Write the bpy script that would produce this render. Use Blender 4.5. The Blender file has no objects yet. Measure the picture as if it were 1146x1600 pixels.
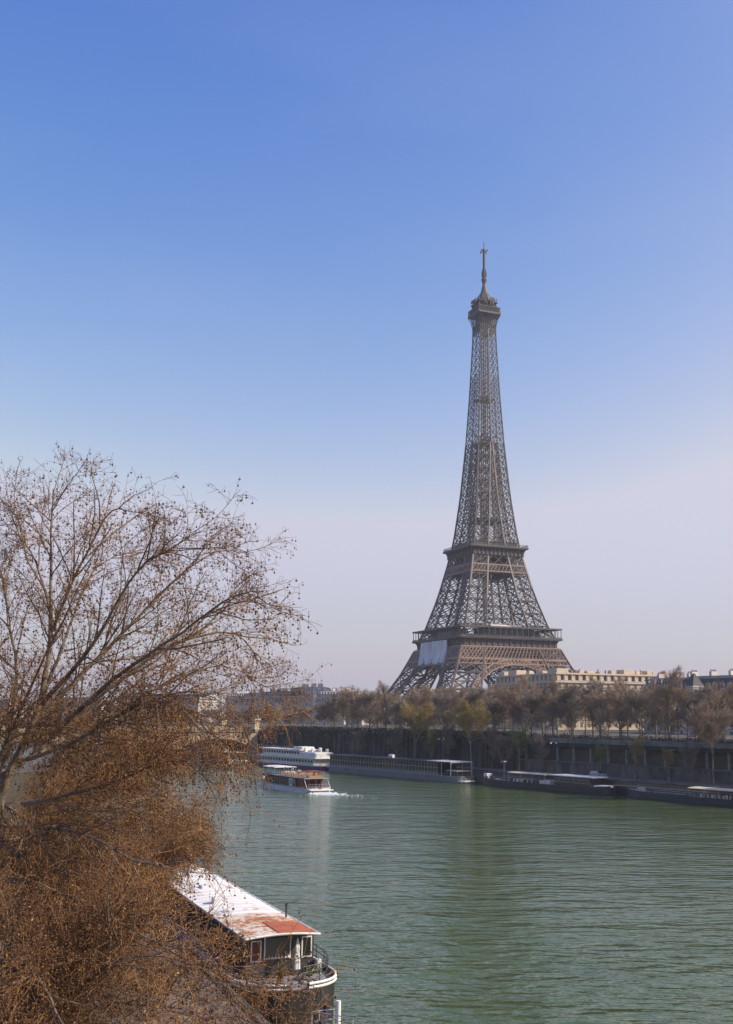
import bpy, math, random
import numpy as np
from mathutils import Vector, Matrix

# ------------------------------------------------------------------ camera, light, sky, exposure
sc = bpy.context.scene
COL = sc.collection
PITCH, ROLL = math.radians(10.526), math.radians(0.401)
FPX, CX, CY = 1705.87, 657.83, 800.0          # focal length and principal point, in pixels of a 1146 x 1600 frame
CAM = np.array([0.0, 0.0, 17.5])
_f = np.array([0, math.cos(PITCH), math.sin(PITCH)])
_r0 = np.array([1.0, 0, 0]); _u0 = np.cross(_r0, _f)
_r = math.cos(ROLL) * _r0 + math.sin(ROLL) * _u0
_u = -math.sin(ROLL) * _r0 + math.cos(ROLL) * _u0
cam_data = bpy.data.cameras.new('camera'); cam = bpy.data.objects.new('camera', cam_data); COL.objects.link(cam)
M = Matrix(((_r[0], _u[0], -_f[0], CAM[0]), (_r[1], _u[1], -_f[1], CAM[1]), (_r[2], _u[2], -_f[2], CAM[2]), (0, 0, 0, 1)))
cam.matrix_world = M
cam_data.sensor_width = 36; cam_data.sensor_fit = 'AUTO'
cam_data.lens = FPX * 36 / 1600
cam_data.shift_x = (573 - CX) / 1600
cam_data.clip_start = 0.3; cam_data.clip_end = 9000
sc.camera = cam

SUN_AZ, SUN_EL = math.radians(98), math.radians(33)     # clockwise from the view's +Y
sdir = Vector((math.sin(SUN_AZ) * math.cos(SUN_EL), math.cos(SUN_AZ) * math.cos(SUN_EL), math.sin(SUN_EL)))
sun_d = bpy.data.lights.new('sun', 'SUN'); sun_d.energy = 4.3; sun_d.angle = math.radians(0.5); sun_d.color = (1.0, 0.89, 0.76)
sun = bpy.data.objects.new('sun', sun_d); COL.objects.link(sun)
sun.rotation_euler = sdir.to_track_quat('Z', 'Y').to_euler(); sun.location = (200, -50, 300)

world = bpy.data.worlds.new('World'); sc.world = world; world.use_nodes = True
wn = world.node_tree; bg = wn.nodes['Background']
sky = wn.nodes.new('ShaderNodeTexSky'); sky.sky_type = 'NISHITA'; sky.sun_disc = False
sky.sun_elevation = SUN_EL; sky.sun_rotation = SUN_AZ
sky.air_density = 1.0; sky.dust_density = 2.5; sky.ozone_density = 3.0; sky.altitude = 0
sep = wn.nodes.new('ShaderNodeSeparateColor'); cmb = wn.nodes.new('ShaderNodeCombineColor'); wn.links.new(sky.outputs[0], sep.inputs[0])
for k, (pw, gn) in enumerate(((2.5, .635), (1.60, .605), (.60, 1.70))):          # colour response of the camera to the sky
    m1 = wn.nodes.new('ShaderNodeMath'); m1.operation = 'POWER'; m1.inputs[1].default_value = pw
    m2 = wn.nodes.new('ShaderNodeMath'); m2.operation = 'MULTIPLY'; m2.inputs[1].default_value = gn
    m3 = wn.nodes.new('ShaderNodeMath'); m3.operation = 'MINIMUM'; m3.inputs[1].default_value = (3.1, 3.1, 3.7)[k]
    wn.links.new(sep.outputs[k], m1.inputs[0]); wn.links.new(m1.outputs[0], m2.inputs[0]); wn.links.new(m2.outputs[0], m3.inputs[0]); wn.links.new(m3.outputs[0], cmb.inputs[k])
tcw = wn.nodes.new('ShaderNodeTexCoord'); sxyz = wn.nodes.new('ShaderNodeSeparateXYZ'); wn.links.new(tcw.outputs['Generated'], sxyz.inputs[0])
mrw = wn.nodes.new('ShaderNodeMapRange'); mrw.interpolation_type = 'SMOOTHSTEP'; mrw.inputs[1].default_value = 0.16; mrw.inputs[2].default_value = 0.0; mrw.inputs[3].default_value = 0.0; mrw.inputs[4].default_value = 0.9
wn.links.new(sxyz.outputs[2], mrw.inputs[0]); mxw = wn.nodes.new('ShaderNodeMix'); mxw.data_type = 'RGBA'      # pale grey band of air low over the city
wn.links.new(mrw.outputs[0], mxw.inputs[0]); wn.links.new(cmb.outputs[0], mxw.inputs[6]); mxw.inputs[7].default_value = (2.75, 2.66, 2.84, 1)
cmp_ = wn.nodes.new('ShaderNodeMapping'); cmp_.inputs['Scale'].default_value = (1.2, 1.2, 5.0); cmp_.inputs['Rotation'].default_value = (0.5, 0.9, 0.2)
cnz = wn.nodes.new('ShaderNodeTexNoise'); cnz.inputs['Scale'].default_value = 1.6; cnz.inputs['Detail'].default_value = 3; wn.links.new(tcw.outputs['Generated'], cmp_.inputs[0]); wn.links.new(cmp_.outputs[0], cnz.inputs[0])
cmr = wn.nodes.new('ShaderNodeMapRange'); cmr.inputs[1].default_value = 0.48; cmr.inputs[2].default_value = 0.8; cmr.inputs[3].default_value = 0.0; cmr.inputs[4].default_value = 0.10; wn.links.new(cnz.outputs[0], cmr.inputs[0])
ci = wn.nodes.new('ShaderNodeMix'); ci.data_type = 'RGBA'; wn.links.new(cmr.outputs[0], ci.inputs[0]); wn.links.new(mxw.outputs[2], ci.inputs[6]); ci.inputs[7].default_value = (2.7, 2.8, 3.4, 1)      # thin high veil
wn.links.new(ci.outputs[2], bg.inputs[0]); bg.inputs[1].default_value = 0.15
sc.view_settings.view_transform = 'Standard'; sc.view_settings.look = 'None'
sc.view_settings.exposure = 0.5; sc.view_settings.gamma = 1.0; sc.view_settings.use_curve_mapping = False
HAZE_DENSITY = 0.00013
HAZE_COLOR = (0.78, 0.84, 0.95)

# ------------------------------------------------------------------ geometry of the place
DD = np.array([-0.575, 0.818]); NN = np.array([0.818, 0.575])       # along the left bank (away), and across toward it
BANK = math.atan2(DD[1], DD[0])
AA = np.array([-0.405, 0.914]); BB = np.array([0.914, 0.405])       # the near right bank
RBANK = math.atan2(AA[1], AA[0])
def ray(px, py): return _f * FPX + _r * (px - CX) - _u * (py - CY)
def at(px, py, z):
    d = ray(px, py); return CAM + d * ((z - CAM[2]) / d[2])
def on_t(px, py, t):
    d = ray(px, py); return CAM + d * (t / (d[:2] @ NN))
def at_y(px, py, y):
    d = ray(px, py); return CAM + d * (y / d[1])
def LB(s, t, z=0.0):
    p = DD * s + NN * t; return (float(p[0]), float(p[1]), z)
def RB(a, b, z=0.0):
    p = AA * a + BB * b; return (float(p[0]), float(p[1]), z)
def s_of(px, t): return float(on_t(px, 1130, t)[:2] @ DD)
R = random.Random(7)

# ------------------------------------------------------------------ materials
def mat(name, col, rough=0.7, col2=None, scale=3.0, metal=0.0, bump=0.0, detail=4.0, spec=0.5, stretch=None, lo=0.35, hi=0.65):
    m = bpy.data.materials.new(name); m.use_nodes = True
    nt = m.node_tree; b = nt.nodes['Principled BSDF']
    b.inputs['Base Color'].default_value = (*col, 1); b.inputs['Roughness'].default_value = rough
    b.inputs['Metallic'].default_value = metal; b.inputs['Specular IOR Level'].default_value = spec
    if col2 is not None or bump:
        tc = nt.nodes.new('ShaderNodeTexCoord'); nz = nt.nodes.new('ShaderNodeTexNoise')
        nz.inputs['Scale'].default_value = scale; nz.inputs['Detail'].default_value = detail
        src = tc.outputs['Object']
        if stretch:
            mp = nt.nodes.new('ShaderNodeMapping'); mp.inputs['Scale'].default_value = stretch
            nt.links.new(src, mp.inputs[0]); src = mp.outputs[0]
        nt.links.new(src, nz.inputs['Vector'])
        if col2 is not None:
            cr = nt.nodes.new('ShaderNodeValToRGB')
            cr.color_ramp.elements[0].color = (*col, 1); cr.color_ramp.elements[1].color = (*col2, 1)
            cr.color_ramp.elements[0].position = lo; cr.color_ramp.elements[1].position = hi
            nt.links.new(nz.outputs[0], cr.inputs[0]); nt.links.new(cr.outputs[0], b.inputs['Base Color'])
        if bump:
            bp = nt.nodes.new('ShaderNodeBump'); bp.inputs['Strength'].default_value = bump; bp.inputs['Distance'].default_value = 0.1
            nt.links.new(nz.outputs[0], bp.inputs['Height']); nt.links.new(bp.outputs[0], b.inputs['Normal'])
    return m
IRON = mat('tower_iron', (0.060, 0.048, 0.045), 0.6, (0.088, 0.070, 0.064), 0.08)
IRON_M = mat('tower_iron_lit_edge', (0.12, 0.088, 0.07), 0.55, (0.19, 0.135, 0.105), 0.15)  # sunlit look of the chords put into a paler iron colour
IRON_L = mat('tower_iron_repainted_lit', (0.23, 0.148, 0.108), 0.6, (0.30, 0.195, 0.145), 0.1)  # repaint tone, with sunlit warmth of arch and lattices put into the colour
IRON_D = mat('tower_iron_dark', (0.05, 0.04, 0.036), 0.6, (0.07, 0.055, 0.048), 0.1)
SHEET = mat('scaffold_sheet', (0.40, 0.40, 0.42), 0.85, (0.62, 0.62, 0.64), 0.3, stretch=(1, 1, .12), bump=.5)
TGLASS = mat('pavilion_glass', (0.03, 0.035, 0.045), 0.15)
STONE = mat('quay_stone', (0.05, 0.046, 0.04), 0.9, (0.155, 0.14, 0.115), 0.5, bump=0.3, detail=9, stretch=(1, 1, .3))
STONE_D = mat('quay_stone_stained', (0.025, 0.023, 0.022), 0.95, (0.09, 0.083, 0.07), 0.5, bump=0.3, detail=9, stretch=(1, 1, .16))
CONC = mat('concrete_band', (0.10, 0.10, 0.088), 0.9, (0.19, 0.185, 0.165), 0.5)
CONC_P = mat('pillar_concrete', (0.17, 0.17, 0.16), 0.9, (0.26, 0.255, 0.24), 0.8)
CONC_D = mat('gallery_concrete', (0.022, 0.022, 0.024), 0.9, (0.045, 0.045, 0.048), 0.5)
PAVE = mat('quay_paving', (0.075, 0.058, 0.047), 0.9, (0.21, 0.165, 0.13), 0.9, bump=0.3, detail=12)
PAVE_L = mat('left_quay_paving', (0.10, 0.09, 0.08), 0.9, (0.17, 0.15, 0.13), 0.3)
EARTH = mat('ground_earth', (0.07, 0.065, 0.045), 0.95, (0.11, 0.09, 0.065), 0.05)
ASPH = mat('asphalt', (0.045, 0.045, 0.048), 0.9, (0.06, 0.06, 0.06), 0.5)
BRIDGE = mat('bridge_stone', (0.24, 0.19, 0.14), 0.9, (0.36, 0.29, 0.21), 0.25)
CREAM = mat('cream_limestone', (0.44, 0.35, 0.25), 0.9, (0.56, 0.44, 0.31), 0.25)
CREAM_T = mat('cream_trim', (0.52, 0.42, 0.31), 0.9, (0.6, 0.49, 0.36), 0.3)
GREYST = mat('grey_facade', (0.42, 0.38, 0.34), 0.9, (0.52, 0.47, 0.42), 0.1)
GREYST2 = mat('pale_facade', (0.52, 0.47, 0.42), 0.9, (0.6, 0.55, 0.49), 0.1)
SLATE = mat('slate_roof', (0.05, 0.048, 0.05), 0.8, (0.085, 0.08, 0.08), 0.3)
ZINC = mat('zinc_roof', (0.22, 0.24, 0.27), 0.5, (0.28, 0.30, 0.33), 0.3)
ORANGE = mat('orange_brick', (0.42, 0.19, 0.07), 0.9, (0.50, 0.24, 0.10), 0.5)
POT = mat('chimney_pot', (0.20, 0.09, 0.05), 0.9)
WGLASS = mat('window_glass', (0.025, 0.03, 0.035), 0.12)
WFRAME = mat('window_frame_paint', (0.55, 0.52, 0.47), 0.6)
WHITE = mat('white_paint', (0.70, 0.69, 0.66), 0.45, (0.55, 0.54, 0.51), 1.2, detail=8)
WHITE2 = mat('weathered_white_paint', (0.72, 0.70, 0.66), 0.6, (0.46, 0.40, 0.34), 0.5, lo=0.5, hi=0.75)
NAVY = mat('navy_hull', (0.018, 0.024, 0.042), 0.45, (0.03, 0.034, 0.05), 0.5)
BLACKH = mat('black_hull', (0.014, 0.015, 0.019), 0.45, (0.03, 0.03, 0.033), 0.7)
GREYH = mat('grey_hull', (0.13, 0.145, 0.15), 0.5, (0.17, 0.18, 0.185), 0.4)
BLUEH = mat('blue_hull', (0.02, 0.035, 0.075), 0.4, (0.03, 0.05, 0.09), 0.5)
DGLASS = mat('dark_boat_glass', (0.015, 0.017, 0.02), 0.12)
DECK = mat('deck_boards', (0.16, 0.12, 0.09), 0.8, (0.24, 0.18, 0.13), 1.0)
DECKG = mat('grey_deck', (0.20, 0.20, 0.21), 0.8, (0.27, 0.27, 0.27), 1.0)
CANVAS = mat('cream_canvas', (0.58, 0.47, 0.33), 0.85, (0.66, 0.55, 0.40), 0.5)
WARM_BROWN = mat('sunlit_quay_brown', (0.34, 0.21, 0.13), 0.85, (0.44, 0.28, 0.18), 0.5)  # sunlight on the quay edge put into the brown
RED = mat('red_paint', (0.22, 0.025, 0.025), 0.5, (0.15, 0.02, 0.022), 1.0)
DARKM = mat('dark_metal', (0.03, 0.032, 0.035), 0.5)
GALV = mat('galvanised_metal', (0.42, 0.43, 0.44), 0.45, metal=0.4)
CANE = mat('cane_seat', (0.28, 0.16, 0.08), 0.8, (0.42, 0.26, 0.13), 2.0)
BARK = mat('plane_bark', (0.15, 0.11, 0.08), 0.9, (0.30, 0.24, 0.18), 2.5)
LIMB = mat('limb_bark', (0.11, 0.08, 0.058), 0.9, (0.25, 0.19, 0.135), 5.0, bump=.4)
TWIG = mat('warm_twigs', (0.09, 0.045, 0.024), 0.9, (0.36, 0.18, 0.06), 0.8, lo=.3, hi=.72)
BALL = mat('seed_balls', (0.10, 0.05, 0.028), 0.95, (0.17, 0.085, 0.04), 3.0)
DRYLEAF = mat('dry_leaves', (0.22, 0.095, 0.03), 0.9, (0.36, 0.24, 0.055), 0.35)
FBARK = mat('far_trunk_bark', (0.13, 0.105, 0.08), 0.95, (0.24, 0.20, 0.16), 0.8)
FTWIG = [mat('far_twigs_brown', (0.26, 0.185, 0.125), 0.95, (0.38, 0.28, 0.195), 0.12),
         mat('far_twigs_grey', (0.19, 0.155, 0.12), 0.95, (0.30, 0.245, 0.19), 0.12),
         mat('far_twigs_olive', (0.225, 0.17, 0.062), 0.95, (0.34, 0.255, 0.09), 0.12),
         mat('fresh_leaf', (0.10, 0.13, 0.025), 0.9, (0.19, 0.22, 0.05), 0.3)]
IVY = mat('dark_ivy', (0.025, 0.035, 0.012), 0.9, (0.05, 0.06, 0.022), 0.6)
EVERG = mat('evergreen_needles', (0.02, 0.03, 0.016), 0.9, (0.04, 0.055, 0.03), 0.6)
SILVER = mat('silver_car_paint', (0.34, 0.35, 0.37), 0.3, metal=0.3)
RUBBER = mat('black_rubber', (0.015, 0.015, 0.015), 0.8)
SKIN = mat('skin', (0.45, 0.27, 0.19), 0.7)
CLOTH = [mat('dark_cloth', (0.03, 0.03, 0.045), 0.9), mat('pale_cloth', (0.6, 0.56, 0.5), 0.9), mat('red_cloth', (0.35, 0.05, 0.05), 0.9), mat('blue_cloth', (0.06, 0.1, 0.22), 0.9)]
HAIR = mat('dark_hair', (0.03, 0.02, 0.015), 0.8)
PINK = mat('pink_fabric', (0.55, 0.10, 0.24), 0.8)
FOAM = mat('white_foam', (0.75, 0.78, 0.76), 0.7, (0.55, 0.6, 0.57), 2.0)
YPLANT = mat('yellow_plant', (0.36, 0.28, 0.04), 0.8, (0.22, 0.22, 0.05), 3.0)
PLANTG = mat('spiky_plant', (0.10, 0.12, 0.03), 0.7, (0.22, 0.17, 0.06), 3.0)
STATUE = mat('statue_stone', (0.46, 0.38, 0.24), 0.9, (0.55, 0.46, 0.30), 0.6)

def rust_roof(name='rusting_white_roof', pos=(.42, .56, .49), cols=((0.36, 0.13, 0.045), (0.52, 0.30, 0.16), (0.70, 0.62, 0.52))):
    m = bpy.data.materials.new(name); m.use_nodes = True; nt = m.node_tree; b = nt.nodes['Principled BSDF']
    tc = nt.nodes.new('ShaderNodeTexCoord')
    n1 = nt.nodes.new('ShaderNodeTexNoise'); n1.inputs['Scale'].default_value = 0.9; n1.inputs['Detail'].default_value = 9; n1.inputs['Roughness'].default_value = 0.7
    n2 = nt.nodes.new('ShaderNodeTexNoise'); n2.inputs['Scale'].default_value = 5; n2.inputs['Detail'].default_value = 6
    nt.links.new(tc.outputs['Object'], n1.inputs[0]); nt.links.new(tc.outputs['Object'], n2.inputs[0])
    cr = nt.nodes.new('ShaderNodeValToRGB'); e = cr.color_ramp.elements
    e[0].position = pos[0]; e[0].color = (*cols[0], 1); e[1].position = pos[1]; e[1].color = (*cols[2], 1)
    x = e.new(pos[2]); x.color = (*cols[1], 1)
    mx = nt.nodes.new('ShaderNodeMath'); mx.operation = 'MULTIPLY_ADD'; mx.inputs[1].default_value = 0.35; 
    nt.links.new(n2.outputs[0], mx.inputs[0]); 
    sb = nt.nodes.new('ShaderNodeMath'); sb.operation = 'SUBTRACT'; sb.inputs[1].default_value = 0.18
    nt.links.new(n1.outputs[0], sb.inputs[0]); nt.links.new(sb.outputs[0], mx.inputs[2])
    nt.links.new(mx.outputs[0], cr.inputs[0]); nt.links.new(cr.outputs[0], b.inputs['Base Color']); b.inputs['Roughness'].default_value = 0.75
    return m
RUSTW = rust_roof()
ROOFW = rust_roof('dirty_white_roof', (.33, .43, .375), ((0.40, 0.22, 0.11), (0.60, 0.53, 0.45), (0.76, 0.73, 0.70)))
RUST = mat('red_oxide_roof', (0.36, 0.085, 0.025), 0.7, (0.44, 0.13, 0.05), 1.2, detail=8)

def water_mat():
    m = bpy.data.materials.new('river_water'); m.use_nodes = True; nt = m.node_tree; b = nt.nodes['Principled BSDF']
    tc = nt.nodes.new('ShaderNodeTexCoord')
    b.inputs['Roughness'].default_value = 0.08; b.inputs['IOR'].default_value = 1.4; b.inputs['Specular Tint'].default_value = (.92, 1.0, .60, 1)
    big = nt.nodes.new('ShaderNodeTexNoise'); big.inputs['Scale'].default_value = 0.03; big.inputs['Detail'].default_value = 3
    nt.links.new(tc.outputs['Object'], big.inputs[0])
    cr = nt.nodes.new('ShaderNodeValToRGB')
    cr.color_ramp.elements[0].position = 0.3; cr.color_ramp.elements[0].color = (0.060, 0.088, 0.028, 1)
    cr.color_ramp.elements[1].position = 0.7; cr.color_ramp.elements[1].color = (0.072, 0.104, 0.034, 1)
    nt.links.new(big.outputs[0], cr.inputs[0]); nt.links.new(cr.outputs[0], b.inputs['Base Color'])
    def wave(scale, sx, sy, rot, detail):
        mp = nt.nodes.new('ShaderNodeMapping'); mp.inputs['Scale'].default_value = (sx, sy, 1); mp.inputs['Rotation'].default_value = (0, 0, rot)
        nz = nt.nodes.new('ShaderNodeTexNoise'); nz.inputs['Scale'].default_value = scale; nz.inputs['Detail'].default_value = detail
        nz.inputs['Roughness'].default_value = 0.45
        nt.links.new(tc.outputs['Object'], mp.inputs[0]); nt.links.new(mp.outputs[0], nz.inputs[0]); return nz.outputs[0]
    w1 = wave(0.13, 0.7, 1.5, 0.12, 2); w2 = wave(0.55, 0.6, 1.4, -0.15, 3); w3 = wave(2.6, 0.7, 1.3, 0.3, 2)
    ad0 = nt.nodes.new('ShaderNodeMath'); ad0.operation = 'MULTIPLY_ADD'; ad0.inputs[1].default_value = 0.12
    nt.links.new(w3, ad0.inputs[0]); nt.links.new(w2, ad0.inputs[2])
    ad = nt.nodes.new('ShaderNodeMath'); ad.operation = 'MULTIPLY_ADD'; ad.inputs[1].default_value = 1.6
    nt.links.new(w1, ad.inputs[0]); nt.links.new(ad0.outputs[0], ad.inputs[2])
    calm = nt.nodes.new('ShaderNodeTexNoise'); calm.inputs['Scale'].default_value = 0.018; calm.inputs['Detail'].default_value = 2
    nt.links.new(tc.outputs['Object'], calm.inputs[0])
    mr = nt.nodes.new('ShaderNodeMapRange'); mr.inputs[1].default_value = 0.3; mr.inputs[2].default_value = 0.7; mr.inputs[3].default_value = 0.55; mr.inputs[4].default_value = 1.0
    nt.links.new(calm.outputs[0], mr.inputs[0])
    bp = nt.nodes.new('ShaderNodeBump'); bp.inputs['Distance'].default_value = 0.40
    nt.links.new(mr.outputs[0], bp.inputs['Strength'])
    nt.links.new(ad.outputs[0], bp.inputs['Height']); nt.links.new(bp.outputs[0], b.inputs['Normal'])
    return m
WATER = water_mat()

# ------------------------------------------------------------------ mesh helpers
class MB:
    def __init__(s): s.v = []; s.f = []; s.m = []
    def add(s, vs, fs, mi=0):
        o = len(s.v); s.v += [tuple(map(float, v)) for v in vs]; s.f += [tuple(i + o for i in f) for f in fs]; s.m += [mi] * len(fs); return s
    def box(s, x0, x1, y0, y1, z0, z1, mi=0):
        return s.add([(x0, y0, z0), (x1, y0, z0), (x1, y1, z0), (x0, y1, z0), (x0, y0, z1), (x1, y0, z1), (x1, y1, z1), (x0, y1, z1)],
                     [(0, 3, 2, 1), (4, 5, 6, 7), (0, 1, 5, 4), (1, 2, 6, 5), (2, 3, 7, 6), (3, 0, 4, 7)], mi)
    def bbox(s, x0, x1, y0, y1, z0, z1, b=0.05, mi=0):        # box with bevelled vertical and top edges
        def ring(i, z): return [(x0 + b + i, y0 + i, z), (x1 - b - i, y0 + i, z), (x1 - i, y0 + b + i, z), (x1 - i, y1 - b - i, z), (x1 - b - i, y1 - i, z), (x0 + b + i, y1 - i, z), (x0 + i, y1 - b - i, z), (x0 + i, y0 + b + i, z)]
        return s.loft([ring(0, z0), ring(0, z1 - b), ring(b, z1)], closed=True, cap=True, mi=mi)
    def beam(s, p, q, w, h=None, mi=0):
        p = np.array(p, float); q = np.array(q, float); d = q - p; L = np.linalg.norm(d)
        if L < 1e-6: return s
        d /= L; a = np.array([0, 0, 1.0]) if abs(d[2]) < 0.95 else np.array([1.0, 0, 0])
        x = np.cross(d, a); x /= np.linalg.norm(x); y = np.cross(x, d); h = h or w
        x = x * w / 2; y = y * h / 2
        return s.add([p - x - y, p + x - y, p + x + y, p - x + y, q - x - y, q + x - y, q + x + y, q - x + y],
                     [(0, 3, 2, 1), (4, 5, 6, 7), (0, 1, 5, 4), (1, 2, 6, 5), (2, 3, 7, 6), (3, 0, 4, 7)], mi)
    def tube(s, pts, rad, n=8, cap=True, mi=0):
        pts = [np.array(p, float) for p in pts]
        if not hasattr(rad, '__len__'): rad = [rad] * len(pts)
        secs = []; prev = None
        for i, p in enumerate(pts):
            d = pts[min(i + 1, len(pts) - 1)] - pts[max(i - 1, 0)]; d /= (np.linalg.norm(d) + 1e-9)
            if prev is None:
                a = np.array([0, 0, 1.0]) if abs(d[2]) < 0.9 else np.array([1.0, 0, 0]); x = np.cross(d, a)
            else: x = prev - d * (prev @ d)
            x /= (np.linalg.norm(x) + 1e-9); prev = x; y = np.cross(d, x)
            secs.append([p + rad[i] * (math.cos(2 * math.pi * k / n) * x + math.sin(2 * math.pi * k / n) * y) for k in range(n)])
        return s.loft(secs, closed=True, cap=cap, mi=mi)
    def loft(s, secs, closed=False, cap=False, mi=0):
        n = len(secs[0]); vs = [p for c in secs for p in c]; fs = []
        for i in range(len(secs) - 1):
            for k in range(n if closed else n - 1):
                k2 = (k + 1) % n; fs.append((i * n + k, i * n + k2, (i + 1) * n + k2, (i + 1) * n + k))
        if cap: fs.append(tuple(range(n))[::-1]); fs.append(tuple(range((len(secs) - 1) * n, len(secs) * n)))
        return s.add(vs, fs, mi)
    def lathe(s, prof, n=16, c=(0, 0), mi=0):
        return s.loft([[(c[0] + r * math.cos(2 * math.pi * k / n), c[1] + r * math.sin(2 * math.pi * k / n), z) for k in range(n)] for r, z in prof], closed=True, cap=True, mi=mi)
    def prism(s, poly, z0, z1, mi=0):
        return s.loft([[(x, y, z0) for x, y in poly], [(x, y, z1) for x, y in poly]], closed=True, cap=True, mi=mi)
    def sheet(s, a, b, c, d, mi=0): return s.add([a, b, c, d], [(0, 1, 2, 3)], mi)
    def build(s, name, mats, parent=None, smooth=False, loc=(0, 0, 0), rotz=0.0):
        me = bpy.data.meshes.new(name); me.from_pydata(s.v, [], s.f)
        for m in (mats if isinstance(mats, (list, tuple)) else [mats]): me.materials.append(m)
        if any(s.m): me.polygons.foreach_set('material_index', s.m)
        if smooth: me.polygons.foreach_set('use_smooth', [True] * len(me.polygons))
        me.update()
        o = bpy.data.objects.new(name, me); COL.objects.link(o); o.location = loc; o.rotation_euler = (0, 0, rotz)
        if parent is not None: o.parent = parent
        return o
def np_mesh(name, V, F, mats, parent=None, midx=None, smooth=False):
    me = bpy.data.meshes.new(name); V = np.asarray(V, np.float32); F = np.asarray(F, np.int32); k = F.shape[1]
    me.vertices.add(len(V)); me.vertices.foreach_set('co', V.ravel())
    me.loops.add(F.size); me.loops.foreach_set('vertex_index', F.ravel())
    me.polygons.add(len(F)); me.polygons.foreach_set('loop_start', np.arange(0, F.size, k, dtype=np.int32)); me.polygons.foreach_set('loop_total', np.full(len(F), k, np.int32))
    for m in (mats if isinstance(mats, (list, tuple)) else [mats]): me.materials.append(m)
    if midx is not None: me.polygons.foreach_set('material_index', np.asarray(midx, np.int32))
    me.polygons.foreach_set('use_smooth', np.full(len(F), smooth, bool))
    me.update(calc_edges=True); me.validate()
    o = bpy.data.objects.new(name, me); COL.objects.link(o)
    if parent is not None: o.parent = parent
    return o
def seg_geo(P0, P1, R0, R1, n):
    P0 = np.asarray(P0, float); P1 = np.asarray(P1, float); N = len(P0)
    R0 = np.broadcast_to(np.asarray(R0, float), (N,)); R1 = np.broadcast_to(np.asarray(R1, float), (N,))
    d = P1 - P0; d = d / (np.linalg.norm(d, axis=1, keepdims=True) + 1e-9)
    a = np.where(np.abs(d[:, 2:3]) < 0.95, np.array([[0, 0, 1.0]]), np.array([[1.0, 0, 0]]))
    x = np.cross(d, a); x /= np.linalg.norm(x, axis=1, keepdims=True); y = np.cross(d, x)
    an = 2 * np.pi * (np.arange(n) + 0.5) / n; c = np.cos(an)[None, :, None]; s_ = np.sin(an)[None, :, None]
    off = c * x[:, None] + s_ * y[:, None]
    A = P0[:, None] + off * R0[:, None, None]; B = P1[:, None] + off * R1[:, None, None]
    V = np.concatenate([A, B], 1).reshape(-1, 3)
    base = (np.arange(N) * 2 * n)[:, None]; k = np.arange(n)[None]; k2 = (k + 1) % n
    F = np.stack([base + k, base + k2, base + n + k2, base + n + k], -1).reshape(-1, 4)
    return V, F
def seg_mesh(name, P0, P1, R0, R1, n, mats, parent=None, smooth=False):
    V, F = seg_geo(P0, P1, R0, R1, n); return np_mesh(name, V, F, mats, parent, smooth=smooth)
class LAT:                                     # collects straight iron members; sizes are full widths
    def __init__(s): s.p = []; s.q = []; s.w = []; s.m = []
    def b(s, p, q, w, mi=0): s.p.append(tuple(p)); s.q.append(tuple(q)); s.w.append(w); s.m.append(mi)
    def build(s, name, mats, parent):
        w = np.array(s.w) * 0.7071; V, F = seg_geo(s.p, s.q, w, w, 4); return np_mesh(name, V, F, mats, parent, np.repeat(s.m, 4) if any(s.m) else None)
def thing(name, label, cat, loc=(0, 0, 0), rotz=0.0, group=None):
    o = bpy.data.objects.new(name, None); COL.objects.link(o); o.location = loc; o.rotation_euler = (0, 0, rotz); o.empty_display_size = 0.5
    return tag(o, label, cat, group)
def tag(o, label=None, cat=None, group=None, kind=None):
    if label: o['label'] = label
    if cat: o['category'] = cat
    if group: o['group'] = group
    if kind: o['kind'] = kind
    return o
KIDS = {}
def dup(root, loc, rotz, label=None, group=None, scale=None):
    c = root.copy(); COL.objects.link(c); c.location = loc; c.rotation_euler = (0, 0, rotz)
    if scale: c.scale = scale
    if label: c['label'] = label
    if group: c['group'] = group
    for ch in root.children:
        k = ch.copy(); COL.objects.link(k); k.parent = c
        for g in ch.children:
            j = g.copy(); COL.objects.link(j); j.parent = k
    return c
ORD = 'first second third fourth fifth sixth seventh eighth ninth tenth eleventh twelfth thirteenth fourteenth fifteenth sixteenth seventeenth eighteenth nineteenth twentieth'.split()
def ordinal(i):
    if i < 20: return ORD[i]
    tens = {2: 'twenty', 3: 'thirty', 4: 'forty', 5: 'fifty'}; n = i + 1
    return ({2: 'twentieth', 3: 'thirtieth', 4: 'fortieth', 5: 'fiftieth'}[n // 10] if n % 10 == 0 else tens[n // 10] + '-' + ORD[n % 10 - 1])

# ------------------------------------------------------------------ setting: river, banks, ground
FAR = 3000
o = MB().sheet((-FAR, -400, 0), (FAR, -400, 0), (FAR, FAR, 0), (-FAR, FAR, 0)).build('water', WATER); tag(o, kind='structure')
STREET = 11.6; QZ = 3.0
# left bank: lower quay, street, inland ground
o = MB().box(-300, 2600, -197, -185, -1.5, QZ).build('lower_quay', PAVE_L, rotz=BANK); tag(o, kind='structure')
o = MB().box(-300, 2600, -2600, -198.6, -1.5, STREET).build('ground', EARTH, rotz=BANK); tag(o, kind='structure')
o = MB().sheet((-300, -224, STREET + .004), (2600, -224, STREET + .004), (2600, -212, STREET + .004), (-300, -212, STREET + .004)).build('road', ASPH, rotz=BANK); tag(o, kind='structure')
o = MB().box(-300, 900, -185.4, -184.6, QZ, QZ + .25).build('kerb', STONE, rotz=BANK); tag(o, kind='structure')
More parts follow.
